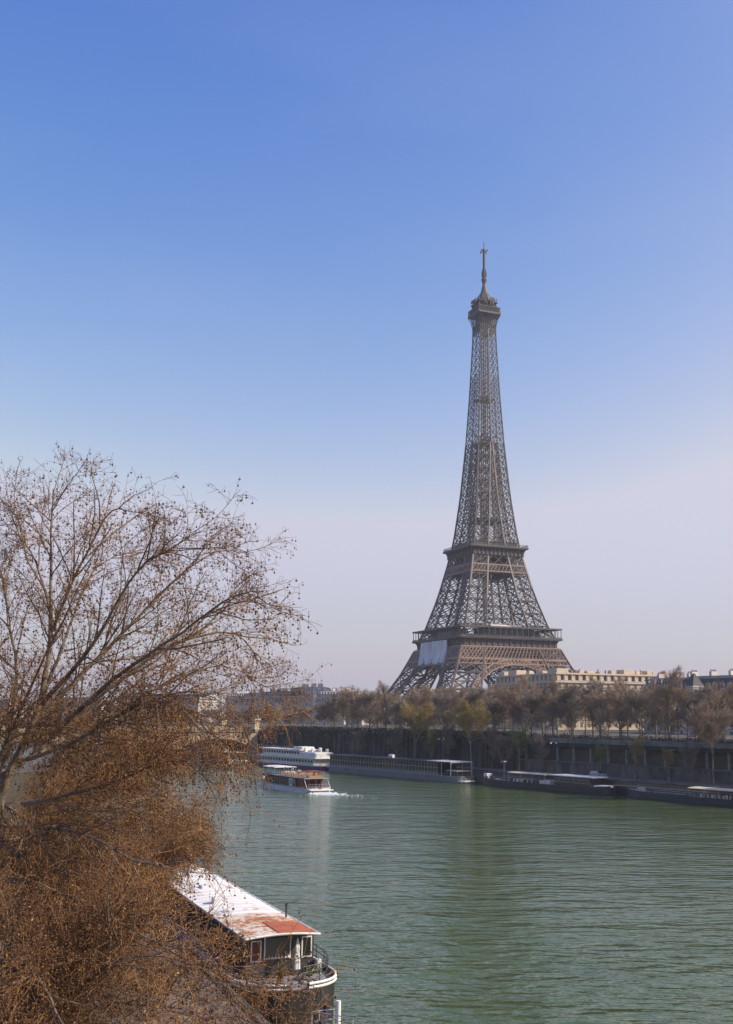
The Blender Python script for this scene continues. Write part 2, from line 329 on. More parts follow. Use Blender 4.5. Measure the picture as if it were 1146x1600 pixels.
# right bank: lower quay under the trees, upper bank
o = MB().box(-60, 140, -15.6, 3.0, -1.5, QZ).build('right_quay', PAVE, rotz=RBANK); tag(o, kind='structure')
o = MB().box(-60, 140, -16.0, -15.6, -1.5, QZ + .12).build('quay_edge', STONE, rotz=RBANK); tag(o, kind='structure')
pq = [RB(140, 16)[:2], RB(140, -400)[:2], (DD * 2500 + NN * -400), (DD * 2500 + NN * 30), (DD * 330 + NN * 30)]
o = MB().prism([tuple(p) for p in pq], -1.5, 10.5).build('far_right_bank', EARTH); tag(o, kind='structure')
o = MB().box(-60, 140, 3.0, 400, -1.5, 11.0).build('upper_right_bank', EARTH, rotz=RBANK); tag(o, kind='structure')

# ------------------------------------------------------------------ left bank quay wall with the railway gallery
S_MID = s_of(815, 198)
root = thing('quay_wall', 'long dark stone quay wall with an open pillared railway gallery under the street trees', 'wall', (0, 0, 0), BANK)
mb = MB(); x0, x1 = 60, S_MID
mb.box(x0, x1, -198.6, -197, QZ - .5, 5.7).build('lower_wall', STONE, root)
MB().box(x0, x1, -198.9, -196.7, 5.7, 5.95).build('coping', CONC, root)
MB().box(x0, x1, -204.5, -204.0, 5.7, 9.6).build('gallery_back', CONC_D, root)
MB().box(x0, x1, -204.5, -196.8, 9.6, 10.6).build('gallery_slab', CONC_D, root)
MB().box(x0, x1, -198.4, -196.5, 10.6, 11.75).build('fascia', CONC, root)
pm = MB().bbox(-.28, .28, -.3, .3, 0, 3.65, .06)
s = x0 + 3; first = None
while s < x1:
    if first is None: first = pm.build('pillar', CONC_P, root, loc=(s, -197.5, 5.95))
    elif s > 135:
        k = first.copy(); COL.objects.link(k); k.parent = root; k.location = (s, -197.5, 5.95)
    s += 6.2
mb = MB()
for i in range(int((x1 - x0) / 2)):
    s = x0 + i * 2; mb.box(s - .05, s + .05, -196.9, -196.8, 11.75, 12.6)
for z in (11.85, 12.55): mb.box(x0, x1, -196.89, -196.81, z, z + .07)
for i in range(int((x1 - x0) / .5)):
    s = x0 + i * .5; mb.box(s - .02, s + .02, -196.87, -196.83, 11.9, 12.55)
mb.build('railing', DARKM, root)
S_END = 380.0
root = thing('ribbed_quay_wall', 'tall shadowed quay wall with upright ribs, running from the olive trees to the bridge', 'wall', (0, 0, 0), BANK)
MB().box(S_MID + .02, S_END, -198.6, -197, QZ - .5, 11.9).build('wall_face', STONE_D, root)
mb = MB(); s = S_MID + 2
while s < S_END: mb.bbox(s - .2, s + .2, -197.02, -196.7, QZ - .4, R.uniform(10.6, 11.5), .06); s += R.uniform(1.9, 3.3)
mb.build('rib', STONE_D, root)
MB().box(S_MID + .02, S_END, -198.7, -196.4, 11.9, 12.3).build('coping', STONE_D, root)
rb = MB().box(-300, 1500, 3.0, 3.8, -1.0, 12.0).build('right_retaining_wall', STONE, rotz=RBANK); tag(rb, 'stone retaining wall behind the near quay trees', 'wall')
o = MB().box(415, 1600, -198.55, -196.9, -1, 12.2).build('upstream_quay_wall', STONE, rotz=BANK); tag(o, 'pale stone quay wall beyond the bridge', 'wall')
def leaf_cloud(name, pts, size, mats, parent=None, rng=None, midx=None):
    rng = rng or np.random.default_rng(3); N = len(pts)
    a = rng.normal(size=(N, 3)); a /= np.linalg.norm(a, axis=1, keepdims=True); b = np.cross(a, rng.normal(size=(N, 3))); b /= np.linalg.norm(b, axis=1, keepdims=True)
    sz = size * rng.uniform(.6, 1.3, (N, 1)); P = np.asarray(pts)
    V = np.stack([P - a * sz, P + b * sz * .55, P + a * sz, P - b * sz * .55], 1).reshape(-1, 3)
    return np_mesh(name, V, np.arange(4 * N).reshape(-1, 4), mats, parent, midx)
rng = np.random.default_rng(11)
N = 16000; ss = rng.uniform(S_MID - 2, S_END, N); hang = rng.exponential(.9, N) * (0.5 + 0.5 * np.sin(ss * .21) ** 2)
zz = 12.9 - np.minimum(hang, 6) + rng.normal(0, .25, N); tt = 196.3 - rng.uniform(0, .7, N) + np.where(zz > 12.2, rng.uniform(0, 2.0, N), 0)
pts = np.stack([ss, -tt, zz], 1)
o = leaf_cloud('ivy_hedge', pts, .28, [IVY, FTWIG[1]], rng=rng, midx=(rng.random(N) < .35).astype(int)); o.rotation_euler = (0, 0, BANK)
tag(o, 'dark ivy hedge trailing over the top of the ribbed quay wall', 'hedge')

N = 9000; ss = rng.uniform(90, S_MID, N); pts = np.stack([ss, -rng.uniform(200.3, 201.5, N), STREET + np.abs(rng.normal(0, .75, N)) * (.75 + .4 * np.sin(ss * .9))], 1)
o = leaf_cloud('clipped_hedge', pts, .2, [IVY, FTWIG[1]], rng=rng, midx=(rng.random(N) < .3).astype(int)); o.rotation_euler = (0, 0, BANK)
tag(o, 'low dark hedge behind the railing above the pillared gallery', 'hedge')
# ------------------------------------------------------------------ iron tower
TW = (41.79, 698.9, 6.5); TROT = math.radians(24.09)
tower = thing('iron_tower', 'tall brown wrought-iron lattice tower rising behind the quay trees', 'tower', TW, TROT)
PH = [0, 18, 37, 50, 57.6, 64, 86, 108, 121, 150, 182, 220, 255, 276]
PO = [62.4, 51.5, 40.6, 34.9, 32.2, 29.4, 22.8, 17.9, 15.4, 12.1, 9.55, 7.4, 5.9, 5.3]
IH = [0, 37, 57.6, 64, 86, 108, 121, 150, 182, 276]
II = [37.4, 23.0, 16.6, 14.9, 10.6, 7.3, 5.4, 2.9, .9, .9]
def oo(h): return float(np.interp(h, PH, PO))
def ii(h): return float(np.interp(h, IH, II))
def lerp(a, b, t): return tuple(a[k] + (b[k] - a[k]) * t for k in range(3))
def panel(L, A, B, C, D, w, rich=True, horiz=True):     # A B bottom, D C top; an X with a star of lighter members
    L.b(A, C, w); L.b(B, D, w)
    if horiz: L.b(A, B, w * .95)
    if rich:
        m = lerp(lerp(A, B, .5), lerp(D, C, .5), .5); l = lerp(A, D, .5); r = lerp(B, C, .5); t = lerp(D, C, .5); bt = lerp(A, B, .5)
        for p, q in ((l, m), (m, r), (t, m), (bt, m)): L.b(p, q, w * .62)
        for p, q in ((l, bt), (bt, r), (r, t), (t, l)): L.b(p, q, w * .5)
def leg_part(sx, sy, hs, name, chord, wb, parent, matl, rich=True):
    L = LAT()
    def c(h): o_, i_ = oo(h), ii(h); return [(sx * o_, sy * o_, h), (sx * i_, sy * o_, h), (sx * i_, sy * i_, h), (sx * o_, sy * i_, h)]
    for h0, h1 in zip(hs[:-1], hs[1:]):
        a, b = c(h0), c(h1)
        for k in range(4):
            L.b(a[k], b[k], chord, 1); j = (k + 1) % 4
            panel(L, a[k], a[j], b[j], b[k], wb, rich)
        L.b(a[0], a[2], wb * .7); L.b(a[1], a[3], wb * .7)
    return L.build(name, [matl, IRON_M], parent)
for sx in (-1, 1):
    for sy in (-1, 1):
        leg_part(sx, sy, [4, 15, 26, 36, 44.5, 51], 'pillar', 1.15, .62, tower, IRON)
        leg_part(sx, sy, [58, 66, 74, 82, 90, 98, 104, 110.5], 'upper_pillar', 1.0, .5, tower, IRON)
        MB().bbox(sx * 50 - 14, sx * 50 + 14, sy * 50 - 14, sy * 50 + 14, 4, 8.0, .4).build('plinth', STONE, tower)
# shaft from the second to the third platform: outer faces
L = LAT(); h = 117.0; hs = [h]
while h < 268: h += max(3.6, (oo(h) - ii(h)) * .92); hs.append(min(h, 268))
for h0, h1 in zip(hs[:-1], hs[1:]):
    o0, o1, i0, i1 = oo(h0), oo(h1), ii(h0), ii(h1)
    for ax in (0, 1):
        for sg in (-1, 1):
            def P(u, o_, h_): return (u, sg * o_, h_) if ax == 0 else (sg * o_, u, h_)
            us0 = [-o0, -i0, i0, o0]; us1 = [-o1, -i1, i1, o1]
            if h0 > 182: us0 = [-o0, 0, o0]; us1 = [-o1, 0, o1]
            for k in range(len(us0) - 1):
                wide = (us0[k + 1] - us0[k]) > 2.5
                panel(L, P(us0[k], o0, h0), P(us0[k + 1], o0, h0), P(us1[k + 1], o1, h1), P(us1[k], o1, h1), .42 if h0 < 182 else .34, rich=wide and h0 < 230)
            for k in range(len(us0)): L.b(P(us0[k], o0, h0), P(us1[k], o1, h1), .8 if h0 < 182 else .6, 1)
            # inner faces of the four legs
            if h0 < 190:
                panel(L, P(-o0 * .97, i0, h0), P(-i0, i0, h0), P(-i1, i1, h1), P(-o1 * .97, i1, h1), .36, rich=h0 < 150)
                panel(L, P(o0 * .97, i0, h0), P(i0, i0, h0), P(i1, i1, h1), P(o1 * .97, i1, h1), .36, rich=h0 < 150)
L.build('shaft', [IRON, IRON_M], tower)
# lift core and stairs inside the shaft
L = LAT()
for x, y in ((-1.7, -1.7), (1.7, -1.7), (1.7, 1.7), (-1.7, 1.7)):
    L.b((x, y, 116), (x * .8, y * .8, 274), .55)
for k in range(54):
    h = 117 + k * 2.9; q = 1.7
    L.b((-q, -q, h), (q, -q, h + 1.4), .3); L.b((q, -q, h + 1.4), (q, q, h + 2.2), .3); L.b((q, q, h), (-q, q, h + 1.4), .3); L.b((-q, q, h + 1.4), (-q, -q, h + 2.9), .3)
L.build('lift_core', IRON_D, tower)
for h in (134, 186, 216):
    mb = MB()
    o_ = oo(h) * .7; mb.box(-o_, o_, -o_, o_, h, h + .5); mb.box(-o_ * .55, o_ * .55, -o_ * .55, o_ * .55, h + .5, h + 2.8)
    mb.build('landing', IRON_D, tower)
# arches in the four sloping faces
def face_pt(ax, sg, u, h, inset=0.0):
    o_ = oo(h) - inset; return (u, sg * o_, h) if ax == 0 else (sg * o_, u, h)
for ax in (0, 1):
    for sg in (-1, 1):
        L = LAT(); n = 44; prev = None
        for k in range(n + 1):
            th = math.pi * (0.04 + .92 * k / n); Ra, Rb, hc = 37.0, 40.2, 4.0
            cur = []
            for ins in (0.0, 2.2):
                for rr in (Ra, Rb): cur.append(face_pt(ax, sg, rr * math.cos(th), max(4, hc + rr * math.sin(th)), ins))
            if prev:
                for j in range(4): L.b(prev[j], cur[j], .62 if j in (0, 1) else .45)
                L.b(prev[0], cur[1], .32); L.b(prev[1], cur[0], .32); L.b(prev[0], cur[2], .3); L.b(prev[1], cur[3], .3)
            L.b(cur[0], cur[1], .42)
            prev = cur
            hx = hc + Rb * math.sin(th); u = Rb * math.cos(th)
            if 30 < hx < 43.6 and abs(u) < ii(hx) + 1 and k % 2 == 0:      # little arcade between arch and girder
                L.b(face_pt(ax, sg, u, hx), face_pt(ax, sg, u, 44.0), .42)
        L.build('arch', IRON_L if (ax, sg) == (0, -1) else IRON, tower)  # sunward arch gets its sunlit look from the warmer colour
# first platform
p1 = MB()
def ring_slab(mb, ro, ri, z0, z1):
    mb.box(-ro, ro, -ro, -ri, z0, z1); mb.box(-ro, ro, ri, ro, z0, z1); mb.box(-ro, -ri, -ri, ri, z0, z1); mb.box(ri, ro, -ri, ri, z0, z1)
def belt(name, h0, h1, n, w, parent, matl, inset=0.0, double=False, rail=.7):
    L = LAT()
    for ax in (0, 1):
        for sg in (-1, 1):
            o0, o1 = oo(h0) - inset, oo(h1) - inset
            for k in range(n):
                a = -1 + 2 * k / n; b = -1 + 2 * (k + 1) / n
                P = lambda u, o_, h_: (u * o_, sg * o_, h_) if ax == 0 else (sg * o_, u * o_, h_)
                A, B, C, D = P(a, o0, h0), P(b, o0, h0), P(b, o1, h1), P(a, o1, h1)
                L.b(A, C, w); L.b(B, D, w)
                if double:
                    m = lambda p, q: lerp(p, q, .5)
                    for p, q in ((m(A, B), m(B, C)), (m(B, C), m(C, D)), (m(C, D), m(D, A)), (m(D, A), m(A, B))): L.b(p, q, w)
                L.b(A, B, rail); L.b(D, C, rail)
    return L.build(name, matl, parent)
plat1 = MB(); ring_slab(plat1, 35.35, 17, 56.7, 57.6); ring_slab(plat1, 35.6, 34.6, 57.3, 57.9)
plat1 = plat1.build('first_platform', IRON, tower)
w = MB(); ring_slab(w, 33.0, 32.3, 51.6, 56.7); w.build('frieze', IRON_D, plat1)
# consoles
def consoles(mb, half, face, z0, z1, n, th):
    for ax in (0, 1):
        for sg in (-1, 1):
            for k in range(1, n):
                u = -half + 2 * half * k / n
                pr = [(face, z0), (face + .35, z0), (face + .55, z0 + (z1 - z0) * .5), (face + 1.1, z0 + (z1 - z0) * .78), (half, z1 - .05), (half, z1), (face, z1)]
                pts = []
                for du in (-th, th):
                    pts.append([((u + du) , sg * q, z) if ax == 0 else (sg * q, u + du, z) for q, z in pr])
                mb.loft(pts, closed=True, cap=True)
cm = MB(); consoles(cm, 35.2, 33.0, 52.0, 56.7, 18, .42); cm.build('console', IRON, plat1)
belt('girder_lattice', 44.6, 51.8, 15, .5, plat1, IRON_L, double=True)
belt('lower_lattice', 41.4, 44.2, 30, .36, plat1, IRON_L)
belt('inner_girder', 44.6, 51.8, 14, .6, plat1, IRON_D, inset=7)
w = MB(); ring_slab(w, 31.0, 30.4, 45.0, 51.5); w.build('deep_girder', IRON_D, plat1)
L = LAT()
for k in range(-6, 7):
    u = k * 5.2; L.b((u, -32, 52), (u, 32, 52), .6); L.b((-32, u, 52), (32, u, 52), .6)
    L.b((u, -32, 54.5), (u, 32, 54.5), .6); L.b((-32, u, 54.5), (32, u, 54.5), .6)
L.build('floor_joists', IRON_D, plat1)
cano = MB(); ring_slab(cano, 35.2, 28.5, 63.6, 64.1); ring_slab(cano, 35.4, 34.9, 63.3, 64.2); cano = cano.build('canopy', IRON, plat1)
L = LAT()
for ax in (0, 1):
    for sg in (-1, 1):
        for k in range(19):
            u = -34.8 + 69.6 * k / 18
            P = lambda z: (u, sg * 34.8, z) if ax == 0 else (sg * 34.8, u, z)
            L.b(P(57.6), P(63.5), .32)
        for z in (58.7, 58.2):
            P = lambda v: (v, sg * 35.1, z) if ax == 0 else (sg * 35.1, v, z)
            L.b(P(-35.1), P(35.1), .16)
        for k in range(90):
            u = -35 + 70 * k / 89
            P = lambda z: (u, sg * 35.1, z) if ax == 0 else (sg * 35.1, u, z)
            L.b(P(57.6), P(58.7), .12)
L.build('balustrade', IRON, plat1)
for ax, sg, ln in ((0, -1, 19), (0, 1, 19), (1, -1, 19), (1, 1, 19)):
    mb = MB()
    if ax == 0: mb.box(-ln, ln, min(sg * 22, sg * 29), max(sg * 22, sg * 29), 57.6, 62.9); mb.box(-ln - .6, ln + .6, min(sg * 21, sg * 30), max(sg * 21, sg * 30), 62.9, 63.4)
    else: mb.box(min(sg * 22, sg * 29), max(sg * 22, sg * 29), -ln, ln, 57.6, 62.9); mb.box(min(sg * 21, sg * 30), max(sg * 21, sg * 30), -ln - .6, ln + .6, 62.9, 63.4)
    pv = mb.build('pavilion', TGLASS, plat1)
    mb = MB()
    for k in range(15):
        u = -ln + 2 * ln * k / 14; q = sg * 29.06
        if ax == 0: mb.box(u - .12, u + .12, q - .06, q + .06, 57.6, 62.9)
        else: mb.box(q - .06, q + .06, u - .12, u + .12, 57.6, 62.9)
    mb.build('mullion', IRON, pv)
MB().loft([[(-8, -25, 64.3), (16, -25, 64.3), (16, -21, 66.0), (-8, -21, 66.0)], [(-8, -25, 64.7), (16, -25, 64.7), (16, -21, 66.5), (-8, -21, 66.5)]], closed=True, cap=True).build('pavilion_roof', GREYST2, plat1)
# second platform
plat2 = MB(); ring_slab(plat2, 20.4, 6, 114.9, 115.7); ring_slab(plat2, 20.6, 20.0, 115.3, 116.2); plat2 = plat2.build('second_platform', IRON, tower)
w = MB(); ring_slab(w, 18.3, 17.8, 110.4, 114.9); w.build('frieze', IRON_D, plat2)
cm = MB(); consoles(cm, 20.3, 18.3, 110.5, 114.9, 14, .25); cm.build('console', IRON, plat2)
L = LAT()
for ax in (0, 1):
    for sg in (-1, 1):
        for k in range(41):
            u = -20.2 + 40.4 * k / 40; P = lambda z: (u, sg * 20.2, z) if ax == 0 else (sg * 20.2, u, z); L.b(P(116.2), P(117.6), .14)
        for z in (117.6, 117.0):
            P = lambda v: (v, sg * 20.2, z) if ax == 0 else (sg * 20.2, v, z); L.b(P(-20.2), P(20.2), .18)
L.build('balustrade', IRON, plat2)
belt('cross_girder', 104.6, 110.4, 5, .45, plat2, IRON, rail=.6)
belt('repainted_lit_lattice', 99.8, 104.2, 15, .34, plat2, IRON_L, rail=.7)
belt('inner_lattice', 99.8, 110, 8, .45, plat2, IRON_D, inset=4)
w = MB(); ring_slab(w, 15.4, 15.0, 100.0, 104.0); w.build('deep_girder', IRON_D, plat2)
mb = MB(); ring_slab(mb, 15.0, 8.0, 115.7, 119.2); ring_slab(mb, 15.6, 7.6, 119.2, 119.7); mb.build('kiosk', IRON_D, plat2)
L = LAT()
for ax in (0, 1):
    for sg in (-1, 1):
        for k in range(25):
            u = -15.4 + 30.8 * k / 24; P = lambda z: (u, sg * 15.4, z) if ax == 0 else (sg * 15.4, u, z); L.b(P(119.7), P(121.6), .13)
        P = lambda v: (v, sg * 15.4, 121.6) if ax == 0 else (sg * 15.4, v, 121.6); L.b(P(-15.4), P(15.4), .18)
L.build('upper_railing', IRON, plat2)
# third platform, cupola and antenna
top = MB(); top.loft([[(sx * q, sy * q, z) for sx, sy in ((-1, -1), (1, -1), (1, 1), (-1, 1))] for q, z in ((8.0, 274.6), (8.25, 275), (8.25, 276.2), (8.0, 276.4))], closed=True, cap=True)
top.box(-7.2, 7.2, -7.2, 7.2, 276.4, 279.4)
top = top.build('top_platform', IRON_D, tower)
MB().loft([[(sx * q, sy * q, z) for sx, sy in ((-1, -1), (1, -1), (1, 1), (-1, 1))] for q, z in ((8.0, 279.4), (8.1, 279.8), (7.0, 280.2), (6.4, 281))], closed=True, cap=True).build('gallery_roof', IRON, top)
mb = MB()
for ax in (0, 1):
    for sg in (-1, 1):
        for k in range(17):
            u = -7.9 + 15.8 * k / 16
            mb.beam((u, sg * 7.95, 276.4) if ax == 0 else (sg * 7.95, u, 276.4), (u, sg * 7.95, 279.6) if ax == 0 else (sg * 7.95, u, 279.6), .28)
        for k in range(9):
            u = -1 + 2 * k / 8
            a = (u * 5.6, sg * 5.6, 262); b = (u * 5.9, sg * 5.9, 268); c_ = (u * 6.8, sg * 6.8, 272); d = (u * 8.0, sg * 8.0, 274.7)
            if ax == 1: a, b, c_, d = [(p[1], p[0], p[2]) for p in (a, b, c_, d)]
            mb.beam(a, b, .4); mb.beam(b, c_, .4); mb.beam(c_, d, .45)
mb.build('cage_bars', IRON, top)
mb = MB(); mb.box(-4.3, 4.3, -4.3, 4.3, 268, 274.6)
mb.build('bell_core', IRON_D, top)
mb = MB(); mb.box(-5.2, 5.2, -5.2, 5.2, 280.4, 283.4); mb.box(-6.9, 6.9, -6.9, 6.9, 283.4, 283.8)
for k in range(46):
    a = R.uniform(0, 2 * math.pi); q = R.uniform(5.2, 7.9); x, y = max(-7.3, min(7.3, q * 1.2 * math.cos(a))), max(-7.3, min(7.3, q * 1.2 * math.sin(a)))
    h_ = R.uniform(1.2, 3.6); mb.box(x - .25, x + .25, y - .25, y + .25, R.choice([280.1, 284.1, 284.1]), 284.1 + h_ * .9)
for k in range(10):
    a = k * .63; x, y = 7.9 * math.cos(a), 7.9 * math.sin(a); mb.lathe([(.7, 281.2), (.7, 282.6)], 8, (x, y))
mb.build('antenna_cluster', IRON_D, top)
MB().loft([[(q * math.cos(math.pi / 4 + k * math.pi / 4), q * math.sin(math.pi / 4 + k * math.pi / 4), z) for k in range(8)] for q, z in ((6.3, 283.8), (6.0, 285.8), (4.8, 288.4), (3.2, 290.6), (2.3, 292.2), (1.9, 294.6), (1.5, 296.2), (1.2, 298))], closed=True, cap=True).build('cupola', IRON, top)
an = MB()
an.lathe([(1.15, 297.5), (1.15, 299), (1.5, 299.1), (1.5, 299.7), (1.1, 299.8), (1.1, 301.5), (1.55, 301.6), (1.55, 302.3), (1.15, 302.4), (1.15, 307.5), (1.4, 307.6), (1.4, 308.4), (.72, 308.6), (.68, 321.2), (1.1, 321.3), (1.1, 323.2), (.3, 323.3), (.22, 328.9)], 10)
for a in range(4):
    an.beam((0, 0, 322), (3 * math.cos(a * math.pi / 2 + .5), 3 * math.sin(a * math.pi / 2 + .5), 321.6), .35); an.lathe([(.45, 321.2), (.45, 322.4)], 6, (2.8 * math.cos(a * math.pi / 2 + .5), 2.8 * math.sin(a * math.pi / 2 + .5)))
for z in range(309, 321, 2):
    for a in (0, 1, 2, 3): an.box(math.cos(a * 1.57) * .8 - .16, math.cos(a * 1.57) * .8 + .16, math.sin(a * 1.57) * .8 - .16, math.sin(a * 1.57) * .8 + .16, z, z + 1.2)
for z in (300.5, 303.5, 305.5):
    for a in range(6): an.box(math.cos(a * 1.05) * 1.6 - .25, math.cos(a * 1.05) * 1.6 + .25, math.sin(a * 1.05) * 1.6 - .25, math.sin(a * 1.05) * 1.6 + .25, z, z + 1.2)
an.build('antenna', IRON_D, top)
# white sheet hung over the left face under the first platform
def lf(v, h, out): return (-(max(oo(h), 33.2) + out), v, h)
# face x = -o: the far (left) end is +y, the near corner is -y
sh = MB(); secs = []
for out in (1.2, 1.5):
    for hh in (56.4, 52, 47, 42.4): pass
g = []
for i in range(5):
    hh = 42.0 + (56.2 - 42.0) * i / 4
    g.append([(-(np.interp(hh, [42, 50, 56.2], [38.6, 36.2, 35.7]) + .25 * math.sin(j * 2.1 + i)), 21.5 - j * (39.0 / 10) - (0.6 * (4 - i) / 4 * 4), hh) for j in range(11)])
back = [[(x + .25, y, z) for x, y, z in row] for row in g]
for i in range(4):
    for j in range(10):
        sh.sheet(g[i][j], g[i][j + 1], g[i + 1][j + 1], g[i + 1][j]); sh.sheet(back[i][j], back[i + 1][j], back[i + 1][j + 1], back[i][j + 1])
sh.loft([[p for p in g[0]], [p for p in back[0]]]); sh.loft([[p for p in g[4]], [p for p in back[4]]])
o = sh.build('scaffold_sheet', SHEET, loc=TW, rotz=TROT); tag(o, 'large blank grey-white sheet hung on the left face of the iron tower', 'sheet')

# ------------------------------------------------------------------ buildings
def facade(mb, W, H, ops, z0=0.0, y=0.0, depth=.35, mi=0):            # wall in the plane y, facing -y, with openings and reveals
    us = sorted(set([0, W] + [v for o_ in ops for v in o_[:2]])); vs = sorted(set([0, H] + [v for o_ in ops for v in o_[2:]]))
    hole = set()
    ui = {u: i for i, u in enumerate(us)}; vi = {v: i for i, v in enumerate(vs)}
    for u0, u1, v0, v1 in ops:
        for i in range(ui[u0], ui[u1]):
            for j in range(vi[v0], vi[v1]): hole.add((i, j))
        P = lambda u, v, d: (u, y + d, z0 + v)
        mb.sheet(P(u0, v0, 0), P(u0, v0, depth), P(u0, v1, depth), P(u0, v1, 0), mi); mb.sheet(P(u1, v0, depth), P(u1, v0, 0), P(u1, v1, 0), P(u1, v1, depth), mi)
        mb.sheet(P(u0, v0, 0), P(u1, v0, 0), P(u1, v0, depth), P(u0, v0, depth), mi); mb.sheet(P(u0, v1, depth), P(u1, v1, depth), P(u1, v1, 0), P(u0, v1, 0), mi)
    for i in range(len(us) - 1):
        j = 0
        while j < len(vs) - 1:
            if (i, j) in hole: j += 1; continue
            k = j
            while k < len(vs) - 1 and (i, k) not in hole: k += 1
            mb.sheet((us[i], y, z0 + vs[j]), (us[i + 1], y, z0 + vs[j]), (us[i + 1], y, z0 + vs[k]), (us[i], y, z0 + vs[k]), mi); j = k
WINCACHE = {}
def window_mesh(w, h):
    key = (round(w, 2), round(h, 2))
    if key not in WINCACHE:
        mb = MB(); mb.sheet((0, .06, 0), (w, .06, 0), (w, .06, h), (0, .06, h), 0); t = .09
        for x0, x1, z0, z1 in ((0, t, 0, h), (w - t, w, 0, h), (t, w - t, 0, t), (t, w - t, h - t, h), (w / 2 - .05, w / 2 + .05, t, h - t), (t, w - t, h * .66, h * .66 + .07)):
            mb.box(x0, x1, 0, .055, z0, z1, 1)
        o_ = mb.build('window', [WGLASS, WFRAME]); WINCACHE[key] = o_.data; bpy.data.objects.remove(o_)
    return WINCACHE[key]
def building(name, label, cat, loc, rotz, W, Dp, storeys, bay, wallm, roofm, roof_h=4.5, trim=None, setback=None, sides=('front', 'left'), dormers=True, chim=4, group=None, flat=False, ground_h=4.2, fh=3.2, ww=1.3, wh=2.1, show_floors=None):
    root = thing(name, label, cat, loc, rotz, group); trim = trim or wallm
    H = ground_h + storeys * fh; wall = MB(); wins = []
    def side_ops(width):
        n = max(1, int(width / bay)); m = (width - n * bay) / 2; ops = []
        for k in range(n):
            u = m + k * bay + (bay - ww) / 2
            ops.append((u, u + ww, .9, .9 + wh * 1.15))
            for s_ in range(storeys): z = ground_h + s_ * fh + .55; ops.append((u, u + ww, z, z + wh))
        return ops
    frames = {'front': (W, Matrix.Identity(4)), 'left': (Dp, Matrix.Translation((0, Dp, 0)) @ Matrix.Rotation(-math.pi / 2, 4, 'Z')),
              'right': (Dp, Matrix.Translation((W, 0, 0)) @ Matrix.Rotation(math.pi / 2, 4, 'Z')), 'back': (W, Matrix.Translation((W, Dp, 0)) @ Matrix.Rotation(math.pi, 4, 'Z'))}
    for nm, (wd, mx) in frames.items():
        ops = side_ops(wd) if nm in sides else []
        t = MB(); facade(t, wd, H, ops)
        wall.add([mx @ Vector(v) for v in t.v], t.f)
        lo = 0 if show_floors is None else ground_h + (storeys - show_floors) * fh
        for u0, u1, v0, v1 in ops: wins.append((mx, u0, u1, v0, v1, v0 > lo))
    wall.sheet((0, 0, H), (W, 0, H), (W, Dp, H), (0, Dp, H))
    wobj = wall.build('wall', wallm, root)
    wins.sort(key=lambda w_: not w_[5])
    rest = MB()
    for n, (mx, u0, u1, v0, v1, _) in enumerate(wins):
        me = window_mesh(u1 - u0, v1 - v0)
        if n < 95:
            k = bpy.data.objects.new('window', me); COL.objects.link(k); k.parent = root; k.matrix_local = mx @ Matrix.Translation((u0, .22, v0))
        else: rest.add([mx @ (v.co + Vector((u0, .22, v0))) for v in me.vertices], [tuple(p.vertices) for p in me.polygons]); rest.m[-len(me.polygons):] = [p.material_index for p in me.polygons]
    if rest.v: tag(rest.build('remaining_windows', [WGLASS, WFRAME], root), kind='stuff')
    cor = MB()
    for z, pr, th in ((ground_h - .1, .35, .3), (ground_h + (storeys - 1) * fh + .1, .55, .25), (H - .25, .7, .6)):
        cor.box(-pr, W + pr, -pr, -.01, z, z + th); cor.box(-pr, W + pr, Dp + .01, Dp + pr, z, z + th); cor.box(-pr, -.01, -.005, Dp + .005, z, z + th); cor.box(W + .01, W + pr, -.005, Dp + .005, z, z + th)
    cor.build('cornice', trim, root)
    bal = MB()
    for z in (ground_h + fh + .05, ground_h + (storeys - 1) * fh + .35):
        for k in range(int(W / .35)): bal.box(k * .35, k * .35 + .04, -.5, -.46, z, z + .95)
        bal.box(0, W, -.5, -.45, z + .95, z + 1.0)
        for k in range(int(Dp / .35)): bal.box(-.5, -.46, k * .35, k * .35 + .04, z, z + .95)
        bal.box(-.5, -.45, 0, Dp, z + .95, z + 1.0)
    bal.build('balcony_railing', DARKM, root)
    rf = MB(); i1, i2 = 1.6, 4.5
    if not flat:
        rg = lambda q, z: [(q, q, z), (W - q, q, z), (W - q, Dp - q, z), (q, Dp - q, z)]
        rf.loft([rg(.15, H + .36), rg(i1, H + .36 + roof_h * .8), rg(min(i2, Dp * .4), H + .36 + roof_h)], closed=True, cap=True)
    else: rf.box(.4, W - .4, .4, Dp - .4, H + .36, H + .7)
    robj = rf.build('roof', roofm, root)
    if dormers and not flat:
        n = int(W / bay)
        dm = MB(); dm.box(-.8, .8, -.2, 1.6, 0, 2.1, 0); dm.loft([[(-1, -.35, 2.1), (1, -.35, 2.1), (0, -.35, 2.7)], [(-1, 1.8, 2.1), (1, 1.8, 2.1), (0, 1.8, 2.7)]], closed=True, cap=True, mi=1); dm.box(-.5, .5, -.24, -.2, .35, 1.8, 2)
        p = None
        for k in range(n):
            l = ((W - n * bay) / 2 + bay * (k + .5), .35, H + .8)
            if p is None: p = dm.build('dormer', [trim, roofm, WGLASS], root, loc=l)
            else: q = p.copy(); COL.objects.link(q); q.parent = root; q.location = l
